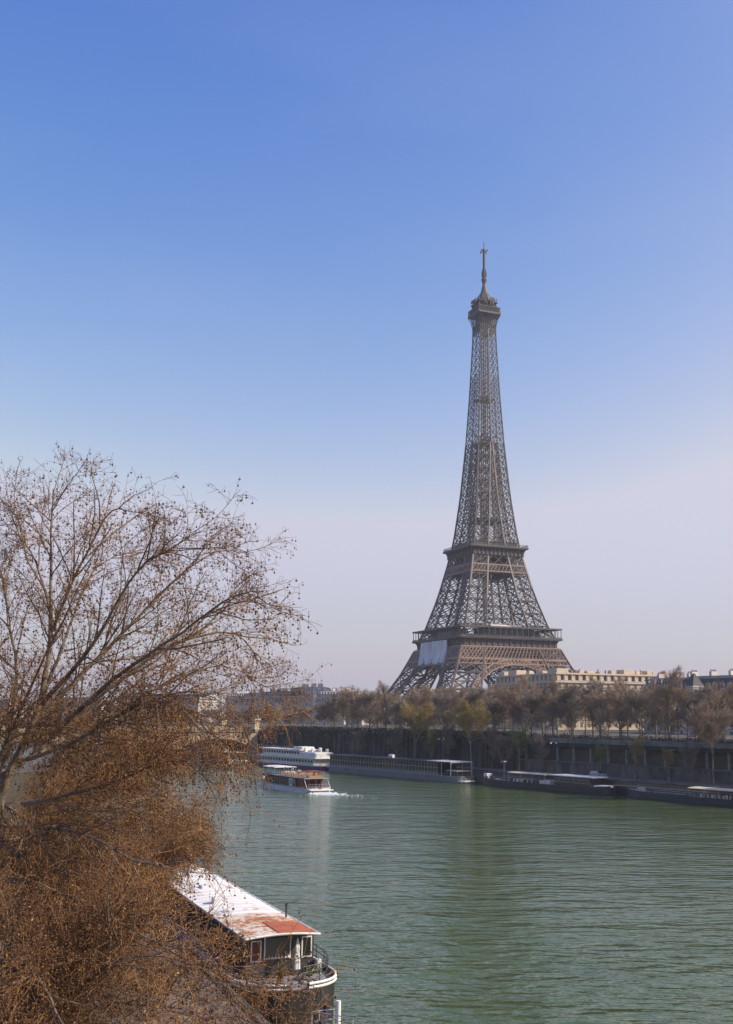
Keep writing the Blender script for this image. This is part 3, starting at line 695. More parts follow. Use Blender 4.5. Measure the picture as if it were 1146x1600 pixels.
    for k in range(chim):
        cx_ = W * (k + .5) / chim + R.uniform(-1.5, 1.5); cy_ = Dp * R.uniform(.35, .6); top_ = H + .36 + (0.4 if flat else roof_h)
        c = MB().box(cx_ - .5, cx_ + .5, cy_ - 1.6, cy_ + 1.6, H + .3, top_ + 1.5).build('chimney', trim, robj)
        pm_ = MB()
        for j in range(5): pm_.lathe([(.17, top_ + 1.5), (.13, top_ + 2.2)], 7, (cx_, cy_ - 1.3 + j * .65), 1)
        o_ = pm_.v and pm_; c2 = MB(); 
        me_ = c.data; bpy_v = MB(); bpy_v.add([v.co for v in me_.vertices], [tuple(p_.vertices) for p_ in me_.polygons]); bpy_v.add(pm_.v, pm_.f, 1)
        nc = bpy_v.build('chimney', [trim, POT], robj); nm_ = c; bpy.data.objects.remove(nm_); nc.name = 'chimney'
    return root
# cream corner block to the right of the tower
cP = at_y(870, 1118, 480); cb = building('apartment_block', 'cream limestone apartment block with sunlit attic storey, right of the iron tower foot', 'building', (cP[0], cP[1], STREET), TROT, 54, 58, 5, 3.6, CREAM, ZINC, trim=CREAM_T, flat=True, chim=3, fh=3.25, ground_h=4.2, show_floors=3)
Hc = 4.2 + 5 * 3.25
at2 = MB(); t1 = MB()
n = 13; facade(t1, 52.4, 3.5, [(1.2 + k * 3.7 + .9, 1.2 + k * 3.7 + 2.4, .5, 2.7) for k in range(n)]); at2.add([(x + .8, y + .8, z + Hc + .36) for x, y, z in t1.v], t1.f)
t2 = MB(); facade(t2, 56.4, 3.5, [(1.2 + k * 3.7 + .9, 1.2 + k * 3.7 + 2.4, .5, 2.7) for k in range(14)])
mx = Matrix.Translation((.8, 57.2, Hc + .36)) @ Matrix.Rotation(-math.pi / 2, 4, 'Z'); at2.add([mx @ Vector(v) for v in t2.v], t2.f)
at2.sheet((53.2, .8, Hc + .36), (53.2, 57.2, Hc + .36), (53.2, 57.2, Hc + 3.86), (53.2, .8, Hc + 3.86)); at2.sheet((.8, .8, Hc + 3.86), (53.2, .8, Hc + 3.86), (53.2, 57.2, Hc + 3.86), (.8, 57.2, Hc + 3.86))
at2.build('attic_storey', CREAM, cb)
mb = MB()
for k in range(n): mb.box(.8 + 2.1 + k * 3.7, .8 + 3.6 + k * 3.7, 1.05, 1.1, Hc + .86, Hc + 3.06)
for k in range(14): u = 57.2 - 1.2 - k * 3.7 - .9; mb.box(1.05, 1.1, u - 1.5, u, Hc + .86, Hc + 3.06)
mb.build('attic_windows', WGLASS, cb)
mb = MB(); z = Hc + 3.86
mb.box(.2, 53.8, .2, .8, z - .5, z + .2); mb.box(.2, .8, .8, 57.8, z - .5, z + .2); mb.box(53.2, 53.8, .8, 57.2, z - .5, z + .2)
for k in range(14): x = .8 + k * 3.7 + .6; mb.box(x - .35, x + .35, .62, .79, Hc + .4, z - .5)
mb.build('attic_cornice', CREAM_T, cb)
for (x0_, x1_, y0_, y1_, h_) in ((1, 7, 1, 8, 2.0), (14, 16.5, 3, 6, 1.6), (20, 26, 6, 12, 1.2), (30, 32, 2, 5, 1.8), (36, 42, 1, 7, 2.2), (43.5, 47, 2, 6, 1.4), (49, 53, 1.5, 7, 1.9), (1.5, 4, 14, 20, 1.2), (1.5, 3.5, 26, 29, 1.8), (1.5, 7, 38, 46, 2.4), (1.5, 5, 50, 56, 2.0)):
    MB().bbox(x0_, x1_, y0_, y1_, z + .0, z + h_, .15).build('roof_turret', CREAM_T, cb)
for k in range(34):
    x = R.uniform(1, 53); y = R.uniform(1, 9) if R.random() < .7 else R.uniform(1, 50); MB().box(x - .2, x + .2, y - .2, y + .2, z + .1, z + R.uniform(.8, 2.4)).build('chimney_pot', POT, cb)
# slate roofed blocks at the right edge
def riverfront(px_left, t, z): 
    p = on_t(px_left, 1118, t); return (p[0], p[1], z)
s0 = s_of(1060, 300)
# local +x of a river-facing block runs along -DD so that its front (-y) looks to the river
RF = BANK + math.pi
building('slate_block', 'grey apartment block with steep dark slate roof and pale dormers at the right edge', 'building', LB(s0, 298, STREET - 2.2), RF, 34, 14, 4, 3.1, GREYST2, SLATE, roof_h=5.2, chim=4, fh=3.1, sides=('front', 'left'), show_floors=3)
building('slate_block', 'low grey block with long slate mansard, second from the right edge', 'building', LB(s0 + 24, 308, STREET), RF, 20, 14, 4, 3.1, GREYST, SLATE, roof_h=3.6, chim=3, fh=3.0, show_floors=3)
# orange gable wall between the cream block and the slate roofs
pO = at_y(1040, 1118, 452); building('brick_house', 'narrow house with orange brick flank between the cream block and the slate roofs', 'building', (pO[0], pO[1], STREET), TROT, 6.5, 12, 5, 3.2, ORANGE, ZINC, roof_h=1.4, chim=1, fh=3.3, dormers=False, show_floors=2)
# distant riverside blocks upstream, between the near plane tree and the tower
far_specs = [(352, 398, 330, 1082, GREYST2, 'far pale apartment block seen through the edge of the near plane tree'),
             (402, 452, 336, 1079, GREYST, 'far grey apartment block with many small windows, left of the tall dark-topped block'),
             (452, 490, 345, 1072, GREYST2, 'tall far apartment block with a dark raised top, left of the iron tower'),
             (493, 538, 340, 1078, GREYST2, 'far pale stone block right of the tall dark-topped block'),
             (541, 566, 330, 1084, GREYST, 'small far house with pale framed front beside the garden trees')]
for pl, pr, t, ytop, wm, lab in far_specs:
    a = on_t(pl, 1115, t); b = on_t(pr, 1115, t); Wd = float(np.linalg.norm(a - b)); zt = 17.5 + (1113 - ytop) * (a[1] + b[1]) / 2 / FPX
    Ht = zt - STREET - 3.6; st = 5 if Ht > 17 else 4; fh_ = (Ht - 3.8) / st
    building('riverside_block', lab, 'building', (a[0], a[1], STREET), RF, Wd, 14, st, 3.4 if Wd < 90 else 4.4, wm, ZINC if wm is GREYST2 else SLATE, roof_h=3.4, chim=4, fh=fh_, ground_h=3.8, ww=1.4, wh=fh_ * .62, sides=('front',), group='distant riverside apartment blocks', show_floors=4)
# blocks beyond the bridge, mostly behind the near tree
for pl, pr, t, ytop, lab in ((-40, 60, 345, 1096, 'distant pale block at the far left, seen through the thickest twigs of the near tree'), (75, 170, 345, 1098, 'distant long block behind the middle of the near tree crown'), (190, 330, 340, 1097, 'distant long block behind the stone bridge and near tree')):
    a = on_t(pl, 1115, t); b = on_t(pr, 1115, t); Wd = float(min(np.linalg.norm(a - b), 160)); zt = 17.5 + (1110 - ytop) * a[1] / FPX
    fh_ = (zt - STREET - 7) / 5
    building('riverside_block', lab, 'building', (a[0], a[1], STREET), RF, Wd, 16, 5, 5.0, GREYST2, ZINC, roof_h=4, chim=3, fh=max(2.6, fh_), ground_h=3.6, ww=1.6, wh=2.0, sides=('front',), dormers=False, group='distant riverside apartment blocks', show_floors=4)
# red awning kiosk on the street
kP = s_of(1112, 204); ks = thing('street_kiosk', 'small street kiosk with red awnings behind the quay railing at far right', 'kiosk', LB(kP, 204, STREET), BANK)
MB().bbox(-3, 3, -1.2, 1.2, 0, 2.6, .05).build('cabin', DARKM, ks)
MB().loft([[(-3.4, 1.1, 2.9), (-3.4, 3.2, 2.2)], [(3.4, 1.1, 2.9), (3.4, 3.2, 2.2)]]).loft([[(-3.4, 1.1, 2.84), (-3.4, 3.2, 2.14)], [(3.4, 1.1, 2.84), (3.4, 3.2, 2.14)]]).box(-3.4, 3.4, 3.15, 3.2, 1.9, 2.2).build('awning', RED, ks)
MB().bbox(-3.2, 3.2, -1.4, 1.4, 2.6, 2.95, .08).build('roof', RED, ks)

# ------------------------------------------------------------------ stone bridge upstream with its statue pedestals
br = thing('stone_bridge', 'low cream stone arch bridge crossing the river behind the near plane tree', 'bridge', (0, 0, 0), BANK)
sA, sB, tA, tB = 389.0, 415.0, 197.0, 26.0
mb = MB(); nA = 5; span = (tA - tB) / nA; prof = [(tA, 11.6), (tB, 11.6)]; pts = []
for k in range(nA):
    c = tA - span * (k + .5); hw = span / 2 - 1.8
    pts.append((c + span / 2, -1)); pts.append((c + hw, -1)); pts.append((c + hw, 2.5))
    for j in range(1, 12):
        th = math.pi * j / 12; pts.append((c + hw * math.cos(th), 2.5 + 5.6 * math.sin(th)))
    pts.append((c - hw, 2.5)); pts.append((c - hw, -1)); pts.append((c - span / 2, -1))
ring = [(tB, 11.0), (tA, 11.0)] + pts
for (i0, i1) in ((sA, sB),):
    A_ = [(i0, -t, z) for t, z in ring]; B_ = [(i1, -t, z) for t, z in ring]
    # faces by columns: strips between the deck line and the underside
    for S_ in (i0, i1):
        for q in range(len(pts) - 1):
            (t0, z0_), (t1_, z1_) = pts[q], pts[q + 1]
            if abs(t0 - t1_) > 1e-6: mb.sheet((S_, -t0, z0_), (S_, -t1_, z1_), (S_, -t1_, 10.6), (S_, -t0, 10.6))
    for q in range(len(pts) - 1):
        (t0, z0_), (t1_, z1_) = pts[q], pts[q + 1]; mb.sheet((i0, -t0, z0_), (i1, -t0, z0_), (i1, -t1_, z1_), (i0, -t1_, z1_))
mb.build('arches', BRIDGE, br)
MB().box(sA - .5, sB + .5, -tA, -tB, 10.6, 11.5).build('deck', BRIDGE, br)
mb = MB(); mb.box(sA - .45, sA - .1, -tA, -tB, 11.5, 12.5); mb.box(sB + .1, sB + .45, -tA, -tB, 11.5, 12.5); mb.build('parapet', BRIDGE, br)
mb = MB()
for k in range(1, nA):
    t_ = tA - span * k; mb.lathe([(1.9, -1), (1.9, 5), (1.5, 5.6), (.3, 6.4)], 12, (sA - .2, -t_))
mb.build('cutwater', BRIDGE, br)
def skin_obj(name, verts, edges, radii, matl, parent=None, loc=(0, 0, 0), rotz=0.0, sub=1):
    me = bpy.data.meshes.new(name); me.from_pydata(verts, edges, []); me.materials.append(matl)
    o_ = bpy.data.objects.new(name, me); COL.objects.link(o_); o_.location = loc; o_.rotation_euler = (0, 0, rotz)
    if parent is not None: o_.parent = parent
    m_ = o_.modifiers.new('skin', 'SKIN'); m_.use_smooth_shade = True
    for i, v in enumerate(me.skin_vertices[0].data):
        r_ = radii[i]; v.radius = (r_, r_); v.use_root = (i == 0)
    if sub: s_ = o_.modifiers.new('sub', 'SUBSURF'); s_.levels = sub; s_.render_levels = sub
    return o_
HV = [(0, 0, 1.45), (.75, 0, 1.5), (-.8, 0, 1.5), (1.05, 0, 1.85), (1.3, 0, 2.3), (1.62, 0, 2.15), (1.85, 0, 1.95), (.75, .28, .8), (.75, .28, .05), (.85, -.28, .9), (1.15, -.28, .75), (1.05, -.28, .3),
      (-.85, .28, .85), (-.95, .28, .5), (-.85, .28, .05), (-.8, -.28, .85), (-.9, -.28, .5), (-.8, -.28, .05), (-1.15, 0, 1.4), (-1.35, 0, .8)]
HE = [(0, 1), (0, 2), (1, 3), (3, 4), (4, 5), (5, 6), (1, 7), (7, 8), (1, 9), (9, 10), (10, 11), (2, 12), (12, 13), (13, 14), (2, 15), (15, 16), (16, 17), (2, 18), (18, 19)]
HR = [.42, .4, .42, .3, .2, .18, .12, .17, .09, .17, .1, .08, .2, .1, .09, .2, .1, .09, .1, .1]
WV = [(1.2, .9, 1.0), (1.2, .9, 1.4), (1.2, .9, 1.72), (1.2, .9, 1.92), (1.2, .68, 1.4), (1.25, .5, 1.15), (1.35, .3, 1.5), (1.2, 1.12, 1.4), (1.2, 1.2, 1.1), (1.25, .78, .5), (1.2, .78, .03), (1.15, 1.0, .5), (1.15, 1.02, .03)]
WE = [(0, 1), (1, 2), (2, 3), (1, 4), (4, 5), (5, 6), (1, 7), (7, 8), (0, 9), (9, 10), (0, 11), (11, 12)]
WR = [.17, .2, .08, .13, .09, .07, .05, .09, .06, .1, .07, .1, .07]
for i, (s_, lab) in enumerate(((sA - 2, 'carved stone pedestal with a horse statue at the near corner of the bridge end'), (sB + 1.5, 'carved stone pedestal with a horse statue at the far corner of the bridge end'))):
    st = thing('statue_pedestal', lab, 'statue', LB(s_, 195, 11.5), BANK, 'statue pedestals at the bridge end')
    mb = MB(); mb.bbox(-1.7, 1.7, -1.3, 1.3, 0, .7, .1); mb.bbox(-1.4, 1.4, -1.05, 1.05, .7, 3.6, .06); mb.bbox(-1.7, 1.7, -1.3, 1.3, 3.6, 4.1, .1); mb.build('pedestal', STATUE, st)
    h_ = skin_obj('horse_statue', HV, HE, HR, STATUE, st, (0, -.2, 4.1)); skin_obj('warrior_statue', WV, WE, WR, STATUE, st, (-.2, -.2, 4.1))
for i, (px, lab, mt) in enumerate(((309, 'tall narrow pink flag on a pole beside the bridge', PINK), (316, 'white narrow flag on a pole beside the bridge', WHITE), (322, 'tall narrow pink and lilac flag nearest the statue pedestals', PINK))):
    p = on_t(px, 1150, 196); fl = thing('banner_flag', lab, 'flag', (p[0], p[1], 11.6), BANK, 'flags on poles by the bridge')
    MB().lathe([(.06, 0), (.05, 6.4)], 6).build('pole', GALV, fl)
    sh_ = MB(); rows = [[(.06 + .9 * k / 4, .12 * math.sin(k + j), 2.0 + 4.2 * j / 6 - .15 * k) for k in range(5)] for j in range(7)]
    sh_.loft(rows); sh_.loft([[(x, y + .03, z_) for x, y, z_ in r_] for r_ in rows]); sh_.build('cloth', mt, fl)

# ------------------------------------------------------------------ boats
def plan(L, B, bow, stern, n=40, pb=2.2, ps=2.4):
    xs = [L * (0.5 - 0.5 * math.cos(math.pi * k / n)) for k in range(n + 1)]; out = []
    for x in xs:
        f = 1.0
        if x < stern: f = max(0.02, (1 - ((stern - x) / stern) ** ps)) ** (1 / ps)
        if x > L - bow: f = min(f, max(0.02, (1 - ((x - L + bow) / bow) ** pb)) ** (1 / 1.6))
        out.append((x, B / 2 * f))
    return out
def hull_parts(root, L, B, zd, matl, bow=7, stern=3, rb=.8, rs=.3, strake=None, deckm=None, bulwark=.35, pb=2.0, ps=2.4, flare=.97):
    pl = plan(L, B, bow, stern, pb=pb, ps=ps)
    def zt(x): return zd + rb * max(0, (x - (L - bow * 1.6)) / (bow * 1.6)) ** 2 + rs * max(0, (stern * 2.5 - x) / (stern * 2.5)) ** 2
    secs = []
    for x, w in pl:
        z = zt(x); w2 = max(0.02, w - .09)
        secs.append([(x, w2, z - bulwark), (x, w2, z), (x, w, z), (x, w * flare, .25), (x, w * .9, -.7), (x, -w * .9, -.7), (x, -w * flare, .25), (x, -w, z), (x, -w2, z), (x, -w2, z - bulwark)])
    mb = MB(); mb.loft(secs, cap=True); mb.build('hull', matl, root)
    dk = MB(); dk.loft([[(x, w - .05, zt(x) - bulwark + .02), (x, -w + .05, zt(x) - bulwark + .02)] for x, w in pl]); dk.build('deck', deckm or DECK, root)
    if strake:
        mb = MB()
        for sg in (1, -1):
            for dz in strake[1]: mb.tube([(x, sg * (w + .03), zt(x) + dz) for x, w in pl], strake[2], 6)
        mb.build('rubbing_strake', strake[0], root)
    return pl, zt
def canopy(root, x0, x1, hw, z, zdeck, matl, name='canopy', th=.12, posts=4):
    mb = MB(); mb.loft([[(x, -hw, z - .12), (x, -hw * .5, z + .02), (x, 0, z + .06), (x, hw * .5, z + .02), (x, hw, z - .12), (x, hw, z - .12 - th), (x, -hw, z - .12 - th)] for x in np.linspace(x0, x1, 6)], closed=True, cap=True)
    c = mb.build(name, matl, root); p = MB()
    for k in range(posts):
        x = x0 + .3 + (x1 - x0 - .6) * k / (posts - 1)
        for y in (-hw + .15, hw - .15): p.tube([(x, y, zdeck), (x, y, z - .2)], .045, 6)
    p.build('posts', GALV, root); return c
def cabin(root, x0, x1, hw, z0, z1, wallm, glass=DGLASS, bay=1.5, wz=(.45, .82), name='cabin', ends=True):
    body = MB().bbox(x0, x1, -hw, hw, z0, z1, .06).build(name, wallm, root)
    n = max(1, int((x1 - x0) / bay)); h = z1 - z0; w0 = None
    wm = MB().box(-bay * .36, bay * .36, -.012, .012, h * wz[0], h * wz[1], 0)
    t = .05
    for a in ((-bay * .36 - t, -bay * .36, h * wz[0] - t, h * wz[1] + t), (bay * .36, bay * .36 + t, h * wz[0] - t, h * wz[1] + t), (-bay * .36, bay * .36, h * wz[0] - t, h * wz[0]), (-bay * .36, bay * .36, h * wz[1], h * wz[1] + t)):
        wm.box(a[0], a[1], -.02, .02, a[2], a[3], 1)
    for k in range(n):
        x = x0 + (x1 - x0) * (k + .5) / n
        for sg in (1, -1):
            l = (x, sg * (hw + .02), z0)
            if w0 is None: w0 = wm.build('window', [glass, WFRAME], root, loc=l)
            else: q = w0.copy(); COL.objects.link(q); q.parent = root; q.location = l
    return body
def rail(root, pts, z0, h, name='railing', matl=GALV, r=.025, bars=2):
    mb = MB()
    for p in pts: mb.tube([(p[0], p[1], z0), (p[0], p[1], z0 + h)], r, 5)
    for k in range(1, bars + 1): mb.tube([(p[0], p[1], z0 + h * k / bars) for p in pts], r, 5)
    return mb.build(name, matl, root)
# middle peniche
t0 = 180.6
b = thing('barge', 'long black barge with a cream canopy and a flat white wheelhouse roof, moored mid-quay', 'barge', LB(181.5, t0, 0), BANK, 'barges moored along the left quay')
hull_parts(b, 46, 5.4, 1.55, BLACKH, bow=7, stern=3.5, rb=.7, rs=.5, strake=(DARKM, (-.1,), .06))
cabin(b, 5, 17, 2.1, 1.2, 3.6, DARKM, bay=1.7)
MB().bbox(3.6, 18.2, -2.6, 2.6, 3.62, 3.86, .08).build('wheelhouse_roof', WHITE, b)
canopy(b, 20, 34, 2.3, 3.75, 1.2, CANVAS)
MB().bbox(19, 23, -1.6, 1.6, 1.2, 2.3, .08).build('deck_locker', WHITE2, b); MB().bbox(29, 32.5, -1.7, 1.7, 1.2, 2.1, .08).build('deck_locker', WHITE2, b)
mb = MB()
for k in range(14): x = 22 + k * .85; mb.bbox(x, x + .45, .5 + .9 * (k % 2), .95 + .9 * (k % 2), 1.2, 2.05, .04)
mb.build('chairs', DARKM, b)
mb = MB(); mb.tube([(38, 0, 1.3), (38, 0, 5.9)], .07, 8); mb.bbox(37.4, 38.6, -.5, .5, 5.9, 6.15, .05); mb.build('lamp_mast', GALV, b)
mb = MB(); mb.tube([(43.5, .2, 1.9), (40.5, -.4, 3.3)], .12, 6); mb.bbox(42, 43, -.6, .6, 1.5, 2.3, .1); mb.lathe([(.25, 1.5), (.25, 2.2)], 10, (44, .8)); mb.build('anchor_winch', DARKM, b)
MB().bbox(44.2, 45.6, -1.2, .6, 1.7, 2.8, .06).build('bow_box', WHITE2, b)
pl_ = [(x, -2.5, 0) for x in np.linspace(19, 41, 12)]; rail(b, pl_, 1.5, .8); rail(b, [(x, 2.5, 0) for x in np.linspace(19, 41, 12)], 1.5, .8)
MB().bbox(.8, 4.2, -1.6, 1.7, 1.5, 2.05, .1).build('stern_cover', WHITE2, b)
# right peniche running out of the frame
b = thing('barge', 'long dark navy barge with a brown flat canopy, cut off by the right edge', 'barge', LB(137, 180.8, 0), BANK, 'barges moored along the left quay')
hull_parts(b, 40, 5.4, 1.45, NAVY, bow=8, stern=3, rb=.75, rs=.4, strake=(DARKM, (-.1,), .06))
canopy(b, 1, 20.5, 2.5, 3.25, 1.1, CANVAS, posts=6)
cabin(b, 2, 10, 1.9, 1.1, 2.85, NAVY, bay=1.6)
mb = MB()
for k in range(9): x = 10.5 + k * .95; mb.bbox(x, x + .5, -1.4 + (k % 3) * .9, -.9 + (k % 3) * .9, 1.1, 1.95, .05)
mb.build('chairs', WHITE2, b)
MB().bbox(22, 33, -1.9, 1.9, 1.05, 1.55, .12).build('hatch_cover', NAVY, b)
rail(b, [(x, 2.55, 0) for x in np.linspace(12, 35, 13)], 1.4, .75); rail(b, [(x, -2.55, 0) for x in np.linspace(12, 35, 13)], 1.4, .75)
mb = MB(); mb.bbox(35, 36.2, -.7, .7, 1.5, 2.3, .1); mb.tube([(37.5, 0, 1.6), (36, .6, 2.7)], .09, 6); mb.build('anchor_winch', GALV, b)
# raised brown strip behind them, added to stand for the sunlit quay edge
b = thing('sunlit_quay_strip', 'narrow brown strip standing in for the sunlit quay edge behind the two dark barges', 'pontoon', LB(150, 184.3, 0), BANK)
MB().bbox(0, 34, -.6, .55, .2, 1.95, .04).build('float', DARKM, b); MB().box(-.1, 34.1, -.75, .68, 1.96, 2.12).build('sunlit_strip', WARM_BROWN, b)
# glass restaurant boat
b = thing('restaurant_boat', 'long grey glass-sided restaurant boat with a dark flat roof along the quay', 'boat', LB(234, 180.2, 0), BANK)
hull_parts(b, 70, 8.4, 1.75, GREYH, bow=9, stern=5, rb=.3, rs=-.2, strake=(GALV, (0.0,), .06), deckm=DECKG)
MB().bbox(9, 66, -3.3, 3.3, 1.45, 2.3, .05).build('lower_wall', GREYH, b)
gl = MB().box(9.1, 65.9, -3.2, 3.2, 2.3, 5.0).build('glass_wall', DGLASS, b)
mb = MB()
for k in range(39):
    x = 9.2 + k * 1.49
    for y in (-3.22, 3.22): mb.box(x - .05, x + .05, y - .03, y + .03, 2.3, 5.0)
for y in (-3.23, 3.23): mb.box(9, 66, y - .03, y + .03, 3.6, 3.68)
mb.build('mullion', GALV, gl)
mb = MB(); mb.bbox(5, 67, -3.7, 3.7, 5.0, 5.25, .06); mb.build('roof', DARKM, b)
mb = MB(); mb.bbox(2.6, 14, -3.6, 3.6, 5.26, 5.36, .04); mb.build('roof_edge_panel', WHITE2, b)
MB().lathe([(.5, 0), (.5, 1.9)], 14).build('life_raft', WHITE, b).matrix_local = Matrix.Translation((33, 1.5, 5.8)) @ Matrix.Rotation(math.pi / 2, 4, 'Y')
mb = MB()
for y in (-3.5, 3.5): mb.tube([(2.8, y, 1.5), (2.8, y, 5.2)], .09, 6); mb.tube([(7, y, 1.5), (7, y, 5.2)], .07, 6)
mb.tube([(2.8, -3.5, 5.1), (2.8, 3.5, 5.1)], .1, 6); mb.build('portal_frame', WHITE, b)
canopy(b, 1.2, 6.5, 2.4, 3.1, 1.5, CANVAS, name='table_shade')
mb = MB()
for k in range(10): mb.bbox(60 - k * 5.2, 60.8 - k * 5.2, -1, 1, 2.3, 3.3, .05)
mb.build('tables', CANVAS, b)
rail(b, [(x, 4.0, 0) for x in np.linspace(8, 62, 28)], 1.75, .8)
mb = MB(); mb.bbox(-.5, 1.6, -2, 2.6, .25, .6, .05); mb.build('stern_step', WHITE2, b)
# white two-deck boat
b = thing('passenger_boat', 'moored white two-deck passenger boat with a dark blue hull, behind the moving tour boat', 'boat', LB(306, 180.0, 0), BANK)
hull_parts(b, 47, 8.0, 1.35, BLUEH, bow=9, stern=4, rb=.7, rs=0, strake=(WHITE, (0.0,), .09), deckm=DECKG)
cabin(b, 3.5, 41, 3.4, 1.2, 3.5, WHITE, bay=1.9)
MB().bbox(2, 43, -3.9, 3.9, 3.5, 3.72, .06).build('upper_deck', WHITE, b)
cabin(b, 13, 40, 3.2, 3.72, 5.9, WHITE, bay=1.7, name='upper_cabin')
MB().bbox(12, 41.5, -3.6, 3.6, 5.9, 6.1, .05).build('upper_roof', WHITE2, b)
MB().bbox(2.4, 12.6, -3.5, 3.5, 3.73, 5.5, .25).build('aft_house', WHITE, b)
mb = MB()
for k in range(9): mb.bbox(4 + k * 1.5, 4.8 + k * 1.5, -2.6 + (k % 3) * 1.8, -1.7 + (k % 3) * 1.8, 5.5, 6.5 + .3 * (k % 2), .08)
mb.build('roof_lockers', WHITE2, b)
MB().bbox(13, 19, -2.4, 2.4, 6.1, 7.0, .2).build('wheelhouse', WHITE, b)
rail(b, [(2.2, y, 0) for y in np.linspace(-3.8, 3.8, 8)] + [(x, 3.85, 0) for x in np.linspace(3, 13, 8)], 1.3, 1.0, bars=3)
rail(b, [(x, 3.6, 0) for x in np.linspace(13, 41, 18)], 6.1, .9)
mb = MB(); mb.tube([(24, 0, 6), (24, 0, 13.5)], .08, 6); mb.tube([(20, 0, 6.1), (33, 0, 9.5)], .05, 5); mb.tube([(24, 0, 11.5), (14, 0, 6.5)], .03, 4); mb.tube([(29.5, -1, 6), (29.5, -1, 10.5)], .12, 6); mb.build('mast', DARKM, b)
# the white tour boat under way
sp = at(500, 1239, 0); bw = at(421, 1227, 0); hd = math.atan2(bw[1] - sp[1], bw[0] - sp[0]); LT = float(np.linalg.norm(bw - sp)) + 2.5
tb = thing('tour_boat', 'white tour boat with dark side windows and red stern, under way and trailing foam', 'boat', (sp[0], sp[1], 0), hd)
hull_parts(tb, LT, 6.6, 1.15, WHITE, bow=9, stern=1.6, rb=1.0, rs=0, strake=(DARKM, (-.12,), .05), deckm=DECKG)
MB().bbox(6.5, LT - 6.5, -2.95, 2.95, .9, 3.0, .2).build('saloon', DGLASS, tb)
mb = MB()
for k in range(12):
    x = 7 + (LT - 14) * k / 11
    for y in (-2.97, 2.97): mb.box(x - .06, x + .06, y - .03, y + .03, .95, 3.0)
mb.build('window_post', DARKM, tb)
mb = MB(); mb.bbox(1.6, LT - 4.5, -3.2, 3.2, 3.0, 3.15, .05); mb.build('upper_deck', DECKG, tb)
mb = MB(); mb.bbox(4.2, 6.4, -2.7, 2.7, .9, 3.0, .06); sc_ = mb.build('stern_cabin', RED, tb)
mb = MB(); mb.box(4.16, 4.19, -2.2, -1.3, 1.0, 2.7); mb.box(4.16, 4.19, -.5, .5, 1.0, 2.8); mb.box(4.16, 4.19, 1.3, 2.2, 1.5, 2.5); mb.build('stern_doors', DGLASS, sc_)
for y in (2.98, -2.98):
    s_ = MB(); s_.box(8.6, 10.6, y - .03, y + .03, 1.1, 2.8, 0); s_.box(9.0, 10.2, y - .045, y + .045, 1.5, 2.4, 1); s_.box(9.3, 9.6, y - .055, y + .055, 1.3, 2.6, 0); s_.build('side_panel', [WHITE, DGLASS], tb)
mb = MB()
for y in (-2.9, 2.9): mb.tube([(6.8, y, .95), (8.2, y, 3.0)], .09, 6); mb.tube([(.6, y, .95), (2.2, y, 2.8)], .08, 6)
mb.build('stern_brace', WHITE, tb)
canopy(tb, LT - 12.5, LT - 5, 2.9, 5.0, 3.1, WHITE2, name='bow_canopy')
canopy(tb, 1.6, 4.4, 2.2, 4.75, 3.1, RED, name='stern_canopy')
MB().bbox(2.2, 3.4, -1.8, 1.8, 3.16, 3.7, .08).build('stern_bench', CANE, tb)
rl = [(x, 3.1, 0) for x in np.linspace(1.6, LT - 5, 20)]; rail(tb, rl, 3.15, .9, bars=3); rail(tb, [(p[0], -p[1], 0) for p in rl], 3.15, .9, bars=3)
rail(tb, [(.4, y, 0) for y in np.linspace(-2.6, 2.6, 7)], .95, .9, bars=2)
mb = MB(); mb.tube([(LT - 2, 0, 2.0), (LT - 2, 0, 4.4)], .05, 6); mb.build('bow_staff', GALV, tb)
MB().bbox(-1.2, .8, -2.9, 2.9, .55, .75, .05).build('swim_platform', WHITE, tb)
mb = MB(); seat_spots = []
for i in range(9):
    for j in range(4):
        x = 7.0 + i * 1.25; y = -2.1 + j * 1.4; seat_spots.append((x, y))
        mb.bbox(x - .22, x + .22, y - .25, y + .25, 3.15, 3.6, .03); mb.box(x - .26, x - .21, y - .25, y + .25, 3.6, 4.05)
mb.build('deck_chairs', CANE, tb)
# passengers
PVs = [(0, 0, .46), (0, 0, .72), (-.02, 0, .98), (0, 0, 1.08), (.02, 0, 1.2), (0, .19, .95), (.06, .24, .72), (.26, .2, .6), (0, -.19, .95), (.06, -.24, .72), (.26, -.2, .6), (.42, .1, .48), (.46, .11, .06), (.6, .11, .03), (.42, -.1, .48), (.46, -.11, .06), (.6, -.11, .03)]
PVt = [(0, 0, .95), (0, 0, 1.2), (0, 0, 1.42), (0, 0, 1.52), (.02, 0, 1.64), (0, .2, 1.4), (.02, .25, 1.12), (.12, .24, .88), (0, -.2, 1.4), (.02, -.25, 1.12), (.12, -.24, .88), (.02, .1, .5), (0, .11, .07), (.14, .11, .03), (.02, -.1, .5), (-.02, -.11, .07), (.12, -.11, .03)]
PE = [(0, 1), (1, 2), (2, 3), (3, 4), (2, 5), (5, 6), (6, 7), (2, 8), (8, 9), (9, 10), (0, 11), (11, 12), (12, 13), (0, 14), (14, 15), (15, 16)]
PR = [.15, .14, .13, .06, .1, .07, .055, .04, .07, .055, .04, .085, .055, .045, .085, .055, .045]
protos = {}
